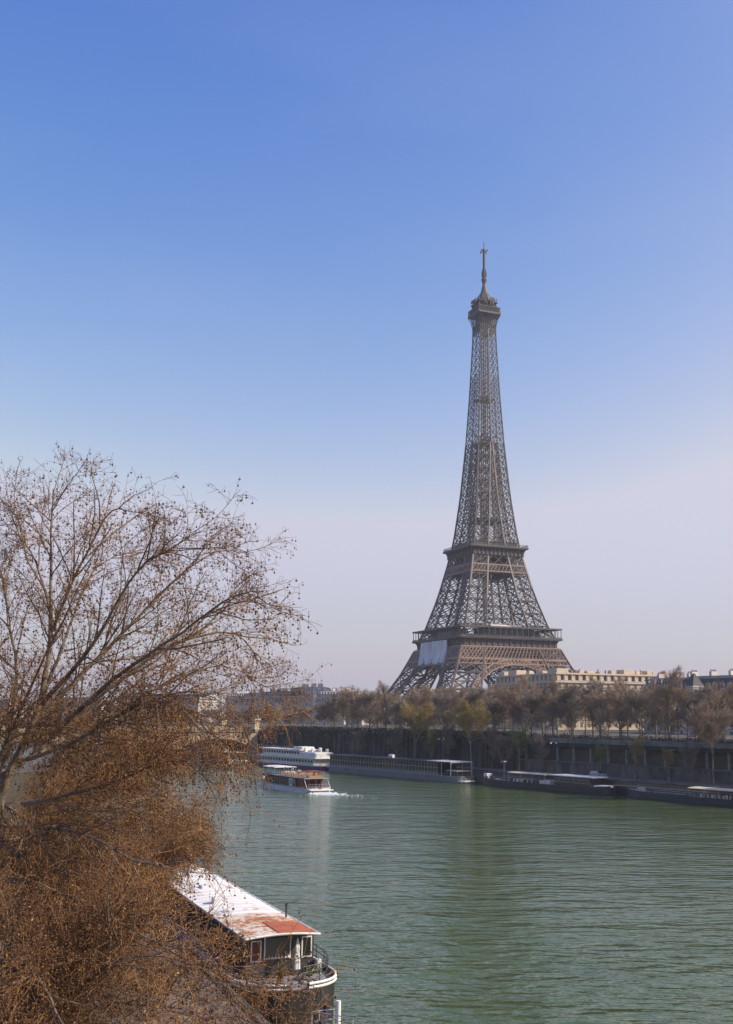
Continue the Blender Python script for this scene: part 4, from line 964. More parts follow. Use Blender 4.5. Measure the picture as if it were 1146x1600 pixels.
def person(kind, loc, rotz, ci, label, group):
    key = (kind, ci)
    if key not in protos:
        o_ = skin_obj('person', PVs if kind == 'sit' else PVt, PE, PR, CLOTH[ci], None, loc, rotz)
        hz = 1.22 if kind == 'sit' else 1.66
        h_ = MB().lathe([(.02, hz - .02), (.1, hz), (.115, hz + .06), (.08, hz + .13), (.02, hz + .15)], 8, (.0, 0)).build('hair', HAIR, o_); protos[key] = o_
        f_ = MB().loft([[(.09 + .02 * math.cos(a), .06 * math.sin(a), hz - .06 + .07 * math.cos(a)) for a in np.linspace(0, 6.28, 9)[:-1]], [(.13, .035 * math.sin(a), hz - .07 + .045 * math.cos(a)) for a in np.linspace(0, 6.28, 9)[:-1]]], closed=True, cap=True).build('face', SKIN, o_)
        tag(o_, label, 'person', group); return o_
    o_ = dup(protos[key], loc, rotz, label, group); return o_
names = ['dark clothing', 'a pale top', 'a red top', 'blue clothing']
random.Random(4).shuffle(seat_spots)
cs, sn = math.cos(hd), math.sin(hd)
for i, (x, y) in enumerate(seat_spots[:22]):
    ci = [0, 1, 1, 3, 0, 2][i % 6]
    row = int(round((x - 7) / 1.25)); colm = int(round((y + 2.1) / 1.4))
    person('sit', (sp[0] + cs * (x + .03) - sn * y, sp[1] + sn * (x + .03) + cs * y, 3.15), hd, ci, 'seated passenger in %s, %s row from stern, %s seat from port' % (names[ci], ORD[row], ORD[3 - colm]), 'passengers on the tour boat upper deck')
for i, (x, y, ci, lab) in enumerate(((5.9, -1.2, 0, 'standing passenger in dark clothing at the front of the stern canopy'), (18.6, .6, 0, 'standing passenger in dark clothing just behind the bow canopy'), (18.9, -1.4, 1, 'standing passenger in a pale top just behind the bow canopy'))):
    person('stand', (sp[0] + cs * x - sn * y, sp[1] + sn * x + cs * y, 3.15), hd + 1.2 * i, ci, lab, 'passengers on the tour boat upper deck')
# churned foam behind the tour boat
rng = np.random.default_rng(5); mb = MB()
for k in range(620):
    u = rng.exponential(4.5) + .2
    if u > 24: continue
    sp_ = rng.normal(0, .9 + u * .12) + (1.4 if rng.random() < .5 else -1.4) * (0.4 + u * .11)
    x = -u; y = sp_; r_ = rng.uniform(.08, .34) * max(.25, 1 - u / 26)
    wx, wy = sp[0] + cs * x - sn * y, sp[1] + sn * x + cs * y
    m = 6; an = rng.uniform(0, 6.28); ring = [(wx + r_ * rng.uniform(.5, 1.5) * math.cos(an + j * 6.283 / m) * 1.5, wy + r_ * rng.uniform(.5, 1.3) * math.sin(an + j * 6.283 / m), .012) for j in range(m)]
    hgt = max(0.03, rng.uniform(.05, .5) * math.exp(-u / 3.5))
    mb.add(ring + [(wx, wy, hgt)], [(j, (j + 1) % m, m) for j in range(m)])
for k in range(150):                                                     # thin bow wash along the near side
    u = rng.uniform(0, LT); y = 3.3 + rng.exponential(.25); wx, wy = sp[0] + cs * u - sn * y, sp[1] + sn * u + cs * y; r_ = rng.uniform(.05, .2)
    mb.add([(wx + r_ * 2 * math.cos(j), wy + r_ * math.sin(j), .012) for j in range(6)] + [(wx, wy, .08)], [(j, (j + 1) % 6, 6) for j in range(6)])
o = mb.build('wake_foam', FOAM); tag(o, 'white churned foam trailing behind the tour boat', 'foam', kind='stuff')
# small craft by the bridge
def motor_boat(px, py, L, lab, rot, hm=WHITE):
    p = at(px, py, 0); b_ = thing('motor_boat', lab, 'boat', (p[0], p[1], 0), rot, 'small white boats near the bridge')
    hull_parts(b_, L, L * .3, .9, hm, bow=L * .4, stern=.8, rb=.4, rs=0, deckm=DECKG); cabin(b_, L * .2, L * .55, L * .11, .7, 2.1, WHITE, bay=1.2)
    MB().bbox(L * .17, L * .6, -L * .13, L * .13, 2.1, 2.25, .05).build('cabin_roof', WHITE, b_)
motor_boat(338, 1185, 8, 'small white motor boat alone on the water below the bridge', BANK + .5)
motor_boat(303, 1180, 14, 'long low white boat half hidden by twigs, left of the lone motor boat', BANK + 2.9)
motor_boat(396, 1181, 12, 'white cabin boat just beyond the blue-hulled passenger boat', BANK + 2.8)
b = thing('floating_terrace', 'pale floating terrace moored under the bridge behind the small white boats', 'pontoon', LB(366, 178, 0), BANK)
MB().bbox(0, 16, -4, 4, -.4, 1.0, .1).build('float', WHITE2, b); canopy(b, 1, 15, 3.6, 3.9, 1.0, CANVAS, posts=6)
rail(b, [(x, 3.8, 0) for x in np.linspace(.5, 15.5, 10)], 1.0, 1.0)
# silver car on the lower quay
def car(name, label, loc, rotz, paint):
    c = thing(name, label, 'car', loc, rotz)
    prof = [(-2.1, .35), (-2.15, .75), (-2.0, 1.0), (-1.75, 1.42), (-.9, 1.5), (.3, 1.46), (1.0, 1.0), (1.9, .85), (2.12, .6), (2.1, .35)]
    mb = MB(); mb.loft([[(x, y * (1 if z < 1.02 else .84), z) for x, z in prof] for y in (-.86, -.8, 0, .8, .86)], closed=True, cap=True); mb.build('body', paint, c)
    g = MB()
    for sg in (-1, 1):
        g.sheet((-1.72, sg * .79, 1.04), (.88, sg * .79, 1.04), (.28, sg * .735, 1.40), (-1.55, sg * .735, 1.38))
    g.sheet((1.02, -.68, 1.02), (1.02, .68, 1.02), (.36, .62, 1.45), (.36, -.62, 1.45)); g.sheet((-2.0, -.68, 1.03), (-2.0, .68, 1.03), (-1.79, .62, 1.40), (-1.79, -.62, 1.40)); g.build('windows', DGLASS, c)
    for x in (-1.35, 1.3):
        for y in (-.78, .78):
            w_ = MB().lathe([(.2, -.1), (.32, -.1), (.32, .1), (.2, .1)], 16).build('wheel', RUBBER, c); w_.matrix_local = Matrix.Translation((x, y, .32)) @ Matrix.Rotation(math.pi / 2, 4, 'X')
            h_ = MB().lathe([(.2, -.11), (.2, .11)], 12).build('rim', GALV, w_)
    for y in (-.6, .6):
        MB().bbox(2.06, 2.15, y - .18, y + .18, .62, .78, .02).build('headlight', WHITE, c); MB().bbox(-2.18, -2.08, y - .15, y + .15, .75, .95, .02).build('taillight', RED, c)
    return c
p = on_t(935, 1214, 190.5); car('parked_car', 'silver hatchback parked on the left quay above the gap between the barges', (p[0], p[1], QZ), BANK + math.pi, SILVER)
# lamp posts on the left bank
lp = None
for i, (px, t, z, lab) in enumerate(((690, 187, QZ, 'tall lamp post on the lower quay beside the glass boat'), (865, 187, QZ, 'tall lamp post on the lower quay behind the white wheelhouse roof'), (755, 200, STREET, 'street lamp at the railing above the lamp mast of the black barge'), (604, 200, STREET, 'street lamp above the ribbed wall near the life raft'), (1060, 200, STREET, 'street lamp at the railing near the right edge'))):
    q = on_t(px, 1150, t)
    if lp is None:
        lp = thing('lamp_post', lab, 'street lamp', (q[0], q[1], z), BANK, 'street lamps along the left bank')
        mb = MB(); mb.lathe([(.16, 0), (.16, .8), (.09, 1.0), (.06, 7.6), (.05, 8)], 8); mb.tube([(0, -.9, 8.0), (0, 0, 8.15), (0, .9, 8.0)], .04, 6); mb.build('post', DARKM, lp)
        for y in (-.9, .9): MB().lathe([(.05, 7.55), (.2, 7.65), (.22, 7.9), (.08, 8.02)], 10, (0, y)).build('lantern', WHITE, lp)
    else: dup(lp, (q[0], q[1], z), BANK, lab, 'street lamps along the left bank')

# ------------------------------------------------------------------ near houseboat
hb = thing('houseboat', 'dark converted barge houseboat with a long white rust-stained roof, moored below', 'houseboat', RB(61.0, 20.2, 0), RBANK)
HULLG = mat('houseboat_hull', (0.012, 0.014, 0.014), 0.5, (0.027, 0.025, 0.023), 1.4, bump=0.2, detail=9, stretch=(1, 1, .35))
CABW = mat('houseboat_cabin_paint', (0.028, 0.03, 0.034), 0.55, (0.045, 0.045, 0.048), 1.5)
pl, zt = hull_parts(hb, 42, 6.05, 2.55, HULLG, bow=6, stern=3.4, rb=.5, rs=.12, strake=(WHITE2, (-.03, -.24), .075), deckm=DECKG, bulwark=.3, ps=2.3)
for ch in list(bpy.data.objects):
    if ch.parent == hb: ch.location.x = 0.9
wall = MB(); wall.box(4.6, 37.5, -2.05, 2.1, 2.2, 4.72)
wall.build('cabin', CABW, hb)
# roof: cambered sheets with standing seams
def roofsheet(x0, x1, y0, y1, z, camber, name, m, ny=8, th=.09):
    mb = MB(); top_ = []; bot = []
    yc = .3; hw = 2.35
    f = lambda y: z + camber * (1 - ((y - yc) / hw) ** 2)
    for x in (x0, x1):
        ys = np.linspace(y0, y1, ny); top_.append([(x, y, f(y)) for y in ys] + [(x, y, f(y) - th) for y in ys[::-1]])
    mb.loft(top_, closed=True, cap=True); return mb, f
mb, f = roofsheet(10.4, 33.0, -1.95, 2.55, 4.78, .16, 'roof', WHITE2); r1 = mb.build('roof', ROOFW, hb)
sm = MB()
for k in range(19):
    x = 11 + k * 1.2; sm.loft([[(x - .015, y, f(y) + .002) for y in np.linspace(-1.93, 2.53, 8)], [(x, y, f(y) + .03) for y in np.linspace(-1.93, 2.53, 8)], [(x + .015, y, f(y) + .002) for y in np.linspace(-1.93, 2.53, 8)]])
sm.build('seam', ROOFW, r1)
mb, f = roofsheet(3.2, 10.36, -1.95, 2.55, 4.80, .16, 'roof', RUSTW); r2 = mb.build('wheelhouse_roof', RUSTW, hb)
mb, f2 = roofsheet(3.5, 7.0, -1.78, .45, 4.835, .16, 'patch', RUST); mb.build('red_roof_panel', RUST, r2)
mb = MB(); mb.tube([(3.2, y, f(y) - .02) for y in np.linspace(-1.95, 2.55, 9)], .07, 6); mb.tube([(3.2, -1.95, 4.8), (33, -1.95, 4.78)], .06, 6); mb.tube([(3.2, 2.55, 4.8), (33, 2.55, 4.78)], .06, 6); mb.build('roof_edge', WHITE2, r2)
mb, f = roofsheet(33.05, 38.5, -1.95, 2.55, 4.72, .14, 'roof', WARM_BROWN); mb.build('aft_roof', RUSTW, hb)
MB().lathe([(.06, 4.9), (.06, 5.6), (.09, 5.62), (.09, 5.75)], 8, (8.5, -1.5)).build('stove_pipe', DARKM, hb)
MB().bbox(15, 15.6, 1.0, 1.6, 4.9, 5.3, .05).build('roof_vent', WHITE2, hb); MB().bbox(21.5, 22.6, -.2, .9, 4.93, 5.1, .05).build('roof_hatch', WHITE2, hb); MB().lathe([(.12, 4.9), (.12, 5.5)], 8, (27, 1.6)).build('roof_pipe', WHITE2, hb)
mb = MB()
for k, (x, y) in enumerate(((30.5, 2.1), (31.5, 2.2), (31.1, 1.5))): mb.lathe([(.3, 4.8), (.36, 5.1), (.2, 5.35)], 10, (x, y))
mb.build('red_buoy', RED, hb)
def hb_window(x, y0, y1, z0, z1, gm=DGLASS):
    w_ = MB().box(x - .012, x, y0, y1, z0, z1).build('window', gm, hb); fr = MB(); t = .07
    fr.box(x - .05, x + .01, y0 - t, y0, z0 - t, z1 + t); fr.box(x - .05, x + .01, y1, y1 + t, z0 - t, z1 + t); fr.box(x - .05, x + .01, y0, y1, z0 - t, z0); fr.box(x - .05, x + .01, y0, y1, z1, z1 + t); fr.build('frame', WHITE2, w_)
hb_window(4.58, -1.85, -1.35, 3.35, 4.4)
hb_window(4.58, 1.25, 1.75, 3.3, 4.35, mat('red_curtain', (0.16, 0.05, 0.04), 0.8))
w_ = MB().box(4.565, 4.58, -.55, .95, 3.4, 4.5).build('front_window', mat('dusty_glass', (0.10, 0.095, 0.075), 0.3), hb)
mb = MB(); mb.box(4.52, 4.59, -.62, -.55, 3.3, 4.57); mb.box(4.52, 4.59, .95, 1.02, 3.3, 4.57); mb.box(4.52, 4.59, -.55, .95, 3.33, 3.4)
for k in range(7): mb.lathe([(.05, 3.36), (.07, 3.42), (.02, 3.52)], 6, (4.45, -.45 + k * .2))
mb.build('frame', WHITE2, w_)
MB().box(4.55, 4.59, -1.22, -.72, 2.25, 4.3).build('door', mat('door_paint', (.06, .055, .05), .5), hb)
for k in range(8):
    x = 8 + k * 3.6
    for y in (-2.07, 2.12): MB().box(x, x + 1.1, y - .02, y + .02, 3.3, 4.2).build('side_window', DGLASS, hb)

# closed white parasol, plant, seat, bow rail
for k, (x, y) in enumerate(((7.5, 3.1), (13, 3.12), (19, 3.12), (26, 3.12), (1.55, 2.0), (4.2, -2.98))):
    ty = MB(); ty.loft([[(.0 + .1 * math.cos(b_) , (.3 + .1 * math.sin(b_)) * math.cos(a), (.3 + .1 * math.sin(b_)) * math.sin(a)) for b_ in np.linspace(0, 6.283, 9)[:-1]] for a in np.linspace(0, 6.283, 17)], closed=True)
    t_ = ty.build('tyre_fender', RUBBER, hb); t_.location = (x, y, 1.5); t_.rotation_euler = (0, 0, math.pi / 2 if k != 4 else .9)
ph = MB().lathe([(.12, -.02), (.16, -.02), (.16, .02), (.12, .02)], 14)
for k, (x, y) in enumerate(((10, -3.04), (14, -3.04), (18, -3.04), (10, 3.04), (16, 3.04))):
    p_ = ph.build('porthole', GALV, hb); p_.matrix_local = Matrix.Translation((x, y, 1.6)) @ Matrix.Rotation(math.pi / 2, 4, 'X')
cp = thing('rope_coil', 'coil of pale rope lying on the houseboat foredeck', 'rope', RB(61 + 2.2, 20.2 + .9, 2.28), RBANK)
tc_ = MB()
for k in range(4): tc_.tube([((.36 - .04 * (k % 2)) * math.cos(a), (.36 - .04 * (k % 2)) * math.sin(a), .04 + .05 * k) for a in np.linspace(0, 6.283, 19)], .03, 5, cap=False)
tc_.build('rope', CANVAS, cp)
for k, (x, y, lab) in enumerate(((3.4, 1.9, 'terracotta pot with a small green shrub at the houseboat side rail'), (2.9, 1.25, 'low terracotta pot of greenery next to the coiled rope'))):
    q_ = thing('potted_shrub', lab, 'plant', RB(61 + x, 20.2 + y, 2.28), RBANK)
    MB().lathe([(.15, 0), (.21, .34), (.17, .34)], 12).build('pot', POT, q_)
    g_ = np.random.default_rng(60 + k); leaf_cloud('leaves', np.stack([g_.normal(0, .17, 300), g_.normal(0, .17, 300), .5 + g_.normal(0, .14, 300)], 1), .05, [PLANTG], q_, g_)
ps = thing('closed_parasol', 'closed white parasol standing by the houseboat door', 'parasol', RB(61 + 3.7, 20.2 + .75, 2.3), RBANK)
MB().lathe([(.02, 0), (.02, 2.3)], 6).lathe([(.22, 0), (.22, .08)], 10).build('pole', GALV, ps)
MB().loft([[(r_ * math.cos(a) * (1 + .25 * math.cos(3 * a)), r_ * math.sin(a) * (1 + .25 * math.cos(3 * a)), z_) for a in np.linspace(0, 6.283, 13)[:-1]] for r_, z_ in ((.16, .55), (.15, 1.0), (.10, 1.5), (.12, 1.75), (.03, 2.25))], closed=True, cap=True).build('folded_canopy', WHITE, ps)
pp = thing('potted_plant', 'spiky yellow-green potted plant on the houseboat deck', 'plant', RB(61 + 2.6, 20.2 - .6, 2.28), RBANK)
MB().lathe([(.18, 0), (.24, .4), (.2, .4)], 12).build('pot', POT, pp)
mb = MB(); rng = np.random.default_rng(8)
for k in range(70):
    a = rng.uniform(0, 6.28); el = rng.uniform(.3, 1.4); L_ = rng.uniform(.6, 1.1); d = np.array([math.cos(a) * math.cos(el), math.sin(a) * math.cos(el), math.sin(el)]); w_ = np.array([-math.sin(a), math.cos(a), 0]) * .03
    p0 = np.array([0, 0, .4]); p1 = p0 + d * L_ * .55; p2 = p0 + d * L_ - np.array([0, 0, .12]); mb.add([p0 - w_, p0 + w_, p1 + w_, p1 - w_, p2], [(0, 1, 2, 3), (3, 2, 4)])
mb.build('leaves', PLANTG, pp)
arc = [(x, -w + .1, 0) for x, w in pl if x < 9][::2]; arc = [(.15, 0.2, 0)] + arc
mb = MB()
arc = [(1.15, -.3, 0), (1.6, -1.45, 0), (2.4, -2.1, 0), (3.4, -2.55, 0), (4.8, -2.8, 0), (6.4, -2.85, 0), (8.2, -2.85, 0)]
rail(hb, arc, 2.55, .95, 'bow_railing', DARKM, .028, 3)
mb = MB(); mb.bbox(4.1, 4.5, -2.4, -2.1, 2.3, 3.2, .04); mb.build('white_locker', WHITE, hb)
mb = MB(); mb.bbox(2.4, 3.6, -1.9, -.9, 2.55, 2.62, .02); mb.box(2.5, 2.56, -1.8, -1.74, 2.3, 2.55); mb.box(3.4, 3.46, -1.1, -1.04, 2.3, 2.55); mb.build('low_table', GALV, hb)
mb = MB(); mb.tube([(.95, -1.3, 2.3), (.82, -1.3, .1)], .03, 6); mb.tube([(.85, .6, 2.6), (.7, .6, .0)], .02, 6); mb.build('mooring_line', DARKM, hb)
mb = MB(); mb.lathe([(.02, 1.0), (.13, 1.1), (.13, 1.5), (.02, 1.62)], 10, (.78, -1.55)); mb.build('fender', RUBBER, hb)
# second vessel whose end shows at the bottom edge
nb = thing('barge_end', 'grey decked end of a second barge with a dark hull at the bottom edge', 'barge', RB(24.2, 18.4, 0), RBANK)
hull_parts(nb, 33.5, 6.0, 1.5, HULLG, bow=2.2, stern=3, rb=.1, rs=0, strake=(WHITE2, (0,), .06), deckm=DECKG, bulwark=.12, pb=3)
MB().bbox(3, 27, -2, 2, 1.4, 2.3, .1).build('hatch', DECKG, nb)
mb = MB(); mb.lathe([(.16, 1.4), (.16, 2.0), (.22, 2.02), (.22, 2.15), (.1, 2.2)], 12, (32.2, 1.6)); mb.lathe([(.16, 1.4), (.16, 2.0), (.22, 2.02), (.22, 2.15), (.1, 2.2)], 12, (32.0, -1.2)); mb.build('bollard', DARKM, nb)
mb = MB(); mb.tube([(32.6, -2.3, 1.4), (32.6, -2.3, 2.9)], .13, 10); mb.build('fender_post', WHITE2, nb)
rail(nb, [(33, y, 0) for y in np.linspace(-2.2, -1.0, 4)] + [(31, -2.5, 0), (29, -2.8, 0)], 1.45, .95, 'railing', GALV, .03, 2)
yp = thing('plant_box', 'shallow box of yellow flowering plants on the second barge deck', 'plant', RB(24.2 + 31.4, 18.4 - .9, 1.42), RBANK)
MB().bbox(-.7, .7, -1.0, 1.0, 0, .3, .03).build('box', DECK, yp)
rng = np.random.default_rng(9); pts = np.stack([rng.normal(0, .33, 900), rng.normal(0, .5, 900), .3 + np.abs(rng.normal(0, .14, 900))], 1); leaf_cloud('flowers', pts, .055, [YPLANT, PLANTG], yp, rng, (rng.random(900) < .35).astype(int))

# ------------------------------------------------------------------ trees
def unit(v): return v / (np.linalg.norm(v, axis=-1, keepdims=True) + 1e-9)
class Segs:
    def __init__(s): s.p0 = []; s.p1 = []; s.r0 = []; s.r1 = []; s.fr = []; s.L = []
    def add(s, p0, p1, r0, r1, fr, L):
        n = len(p0); s.p0.append(p0); s.p1.append(p1); s.r0.append(np.broadcast_to(r0, (n,))); s.r1.append(np.broadcast_to(r1, (n,))); s.fr.append(np.broadcast_to(fr, (n,))); s.L.append(np.broadcast_to(L, (n,)))
    def cat(s):
        return [np.concatenate(x) for x in (s.p0, s.p1, s.r0, s.r1, s.fr, s.L)]
def limb_segs(lines, rng, step, jitter=.0):
    S = Segs()
    for pts, r0, r1 in lines:
        P = np.array(pts, float); Q = [P[0]]
        for i in range(len(P) - 1):
            a = P[max(i - 1, 0)]; b_ = P[i]; c = P[i + 1]; d = P[min(i + 2, len(P) - 1)]; n = max(2, int(np.linalg.norm(c - b_) / step))
            for k in range(1, n + 1):
                t = k / n; Q.append(.5 * ((2 * b_) + (-a + c) * t + (2 * a - 5 * b_ + 4 * c - d) * t * t + (-a + 3 * b_ - 3 * c + d) * t ** 3))
        Q = np.array(Q); Q[1:] += np.cumsum(rng.normal(0, jitter, (len(Q) - 1, 3)), 0) if jitter else 0
        n = len(Q) - 1; f = np.arange(n) / n; rr = r0 + (r1 - r0) * np.linspace(0, 1, n + 1) ** .8
        S.add(Q[:-1], Q[1:], rr[:-1], rr[1:], f, np.full(n, np.linalg.norm(np.diff(Q, axis=0), axis=1).sum()))
    return S
def grow(par, rng, n, length, K, ang, wander, trop, rk, rmin, fmin=.15, fpow=1.0, taper=.45, relax=.5, wm=None):
    p0, p1, r0, r1, fr, L = par
    w = np.linalg.norm(p1 - p0, axis=1) * np.clip(fr - fmin, 0, None) ** fpow * (fr > fmin)
    if wm is not None: w = w * wm(p0)
    w = w + 1e-9; idx = rng.choice(len(p0), n, p=w / w.sum()); t = rng.random(n)[:, None]
    P = p0[idx] + (p1[idx] - p0[idx]) * t; D = unit(p1[idx] - p0[idx])
    perp = unit(np.cross(D, rng.normal(size=(n, 3)))); a = np.radians(rng.uniform(ang[0], ang[1], n))[:, None]
    D = unit(D * np.cos(a) + perp * np.sin(a)); ln = rng.uniform(length[0], length[1], n) * (1 - relax * fr[idx])
    R0 = np.maximum(rmin, np.minimum(r0[idx] * .8, rk * ln)); S = Segs()
    for k in range(K):
        D = unit(D + rng.normal(0, wander, (n, 3)) + np.array([0, 0, trop]) / K)
        Q = P + D * (ln / K)[:, None]; f0 = 1 - (1 - taper) * k / K; f1 = 1 - (1 - taper) * (k + 1) / K
        S.add(P, Q, np.maximum(rmin * .8, R0 * f0), np.maximum(rmin * .7, R0 * f1), np.full(n, (k + .5) / K), ln); P = Q
    return S, P
def octa(pts, r, rng):
    N = len(pts); r = r * rng.uniform(.75, 1.2, N); e = np.array([[1, 0, 0], [-1, 0, 0], [0, 1, 0], [0, -1, 0], [0, 0, 1], [0, 0, -1.0]])
    V = (np.asarray(pts)[:, None] + e[None] * r[:, None, None]).reshape(-1, 3)
    f = np.array([[0, 2, 4], [2, 1, 4], [1, 3, 4], [3, 0, 4], [2, 0, 5], [1, 2, 5], [3, 1, 5], [0, 3, 5]])
    return V, (np.arange(N)[:, None, None] * 6 + f[None]).reshape(-1, 3)
def P3(px, py, d): return tuple(at_y(px, py, d))
# the near plane tree: limbs stand where the big branches are, each at its own distance
base = RB(26, 1.0, QZ)
tr = thing('plane_tree', 'leafless plane tree hung with seed balls, spreading over the near quay', 'tree', base, 0, 'bare plane trees along the near quay')
off = np.array(base)
tk = [base, (base[0] + .1, base[1] - .1, 7), P3(-60, 1420, 23.6), P3(-10, 1300, 23.4)]
limbs = [
 ([P3(-50, 1290, 23.2), P3(15, 1325, 21.8), P3(62, 1395, 21.2), P3(50, 1490, 21.0)], .07, .008),
 ([P3(-50, 1240, 23.4), P3(30, 1270, 24.4), P3(85, 1330, 25.0), P3(150, 1345, 25.4)], .07, .008),
 ([P3(-60, 1190, 23.4), P3(10, 1150, 24.6), P3(90, 1165, 25.4), P3(170, 1190, 26.0), P3(230, 1245, 26.4)], .07, .008),
 ([P3(10, 1215, 23.2), P3(120, 1120, 23.6), P3(230, 1075, 24.0), P3(320, 1120, 24.2), P3(360, 1190, 24.4)], .07, .008),
 ([P3(-10, 1300, 23.4), P3(12, 1215, 23.2), P3(62, 1105, 23.0), P3(84, 985, 22.8), P3(90, 880, 22.6), P3(98, 764, 22.4)], .15, .012),
 ([P3(84, 985, 22.8), P3(128, 890, 22.2), P3(178, 800, 21.6), P3(202, 805, 21.2)], .06, .010),
 ([P3(84, 985, 22.8), P3(62, 880, 23.6), P3(38, 840, 24.2), P3(25, 815, 24.5)], .06, .010),
 ([P3(66, 1098, 23.0), P3(140, 1010, 22.0), P3(205, 900, 21.2), P3(258, 862, 20.6), P3(285, 845, 20.4)], .085, .010),
 ([P3(50, 1130, 23.0), P3(170, 1010, 23.6), P3(270, 905, 24.2), P3(335, 862, 24.6), P3(372, 868, 24.8)], .09, .010),
 ([P3(80, 1150, 22.6), P3(180, 1060, 21.4), P3(300, 975, 20.3), P3(360, 935, 19.6), P3(412, 925, 19.2)], .09, .009),
 ([P3(110, 1130, 22.4), P3(240, 1030, 22.6), P3(340, 990, 22.8), P3(385, 1005, 23.0), P3(405, 1045, 23.2)], .075, .009),
 ([P3(0, 1230, 23.2), P3(22, 1060, 24.4), P3(8, 975, 25.2), P3(-4, 890, 25.6)], .10, .010),
 ([P3(-30, 1200, 23.2), P3(-60, 1000, 23.0), P3(-50, 895, 23.0)], .10, .012),
 ([P3(28, 1190, 23.0), P3(112, 1165, 22.0), P3(230, 1105, 21.0), P3(315, 1085, 20.4), P3(372, 1115, 20.0)], .07, .008),
 ([P3(35, 1255, 22.8), P3(150, 1235, 21.6), P3(270, 1195, 20.8), P3(325, 1225, 20.4), P3(352, 1285, 20.2)], .065, .008),
 ([P3(0, 1290, 23.0), P3(110, 1300, 21.2), P3(230, 1352, 20.0), P3(285, 1340, 19.4), P3(335, 1352, 19.2)], .065, .008),
 ([P3(-20, 1370, 22.6), P3(90, 1400, 20.6), P3(220, 1470, 19.2), P3(340, 1525, 18.4), P3(455, 1562, 18.0)], .07, .008),
 ([P3(-40, 1460, 22.2), P3(80, 1570, 20.0), P3(140, 1530, 19.2), P3(190, 1498, 18.6), P3(300, 1510, 18.2), P3(380, 1580, 18.0)], .075, .008),
 ([P3(-30, 1330, 23), P3(100, 1290, 24.5), P3(220, 1250, 25.5), P3(280, 1270, 26), P3(305, 1315, 26.2)], .07, .008),
 ([P3(-40, 1400, 22), P3(40, 1500, 19), P3(120, 1620, 17.5), P3(240, 1640, 17)], .07, .008),
 ([P3(-30, 1390, 22.4), P3(90, 1440, 20.4), P3(200, 1430, 19.4), P3(290, 1450, 18.8), P3(350, 1510, 18.4)], .065, .008),
 ([P3(-40, 1440, 22.2), P3(70, 1500, 20.2), P3(180, 1560, 19.0), P3(280, 1570, 18.4), P3(350, 1610, 18.0)], .065, .008),
 ([P3(20, 1200, 23.2), P3(150, 1130, 24.6), P3(260, 1070, 25.6), P3(350, 1040, 26.2), P3(415, 1075, 26.6)], .07, .008),
 ([P3(60, 1110, 23.0), P3(110, 980, 24.6), P3(160, 880, 25.6), P3(232, 855, 26.2)], .075, .009),
 ([P3(-20, 1240, 23.2), P3(50, 1080, 21.6), P3(110, 960, 20.8), P3(150, 880, 20.4)], .075, .009),
]
rng = np.random.default_rng(21)
rel = lambda l: [(np.array(p) - off) for p in l]
TK = limb_segs([(rel(tk), .34, .20)], rng, .5)
LS = limb_segs([(rel(l), a * .74, b_ * .9) for l, a, b_ in limbs], rng, .3, .016)
a = TK.cat(); seg_mesh('trunk', a[0], a[1], a[2], a[3], 12, BARK, tr, True)
for i in range(len(LS.p0)): seg_mesh('limb', LS.p0[i], LS.p1[i], LS.r0[i], LS.r1[i], 7, LIMB, tr, True)
def crown_w(p):                                   # thinner toward the crown's top and river side
    q = p + off; up = np.clip((20.5 - q[:, 2]) / 4.0, .6, 1.0) * np.where(q[:, 2] < 14.4, 1.15, .85 + .15 * (q[:, 2] > 16)); out = np.clip((-q[:, 0] - 2.8) / 4.0, np.where(q[:, 2] < 14.2, .5, np.clip((q[:, 2] - 15.2) / 1.6, .42, 1.0)), 1.0)
    return up * out
b1, e1 = grow(LS.cat(), rng, 700, (.9, 2.6), 8, (15, 50), .10, .05, .0115, .006, .10, .5, wm=crown_w)
b2, e2 = grow(b1.cat(), rng, 7500, (.45, 1.25), 6, (20, 60), .15, -.1, .005, .0045, .05, .4, wm=crown_w)
b3, e3 = grow(b2.cat(), rng, 31000, (.12, .5), 4, (25, 75), .22, -.25, .006, .0038, .0, .3, wm=crown_w)
S = [b1.cat(), b2.cat(), b3.cat()]
V0, F0 = seg_geo(*S[0][:4], 5); np_mesh('branches', V0, F0, LIMB, tr)
V1, F1 = seg_geo(*S[1][:4], 3); V2, F2 = seg_geo(*S[2][:4], 3)
np_mesh('crown', V1, F1, TWIG, tr); np_mesh('twigs', V2, F2, TWIG, tr)
ends = np.concatenate([e2, e3]); sel = ends[rng.random(len(ends)) < .55]; drop = rng.uniform(.03, .12, len(sel)); bp = sel - np.stack([0 * drop, 0 * drop, drop], 1)
V, F = seg_geo(sel, bp, .0022, .0022, 3); np_mesh('seed_stalks', V, F, TWIG, tr)
V, F = octa(bp, .022, rng); tag(np_mesh('seed_balls', V, F, BALL, tr), kind='stuff')
# dry leaves cling mainly to the lower crown
zlow = ends[:, 2] + off[2]; pr = np.clip((19.0 - zlow) / 4.5, .01, 1) * .3; lf = ends[rng.random(len(ends)) < pr] + 0.0
lf = np.concatenate([lf, lf + rng.normal(0, .06, lf.shape)]); tag(leaf_cloud('dry_leaves', lf, .022, [DRYLEAF, BALL], tr, rng, (rng.random(len(lf)) < .4).astype(int)), kind='stuff')

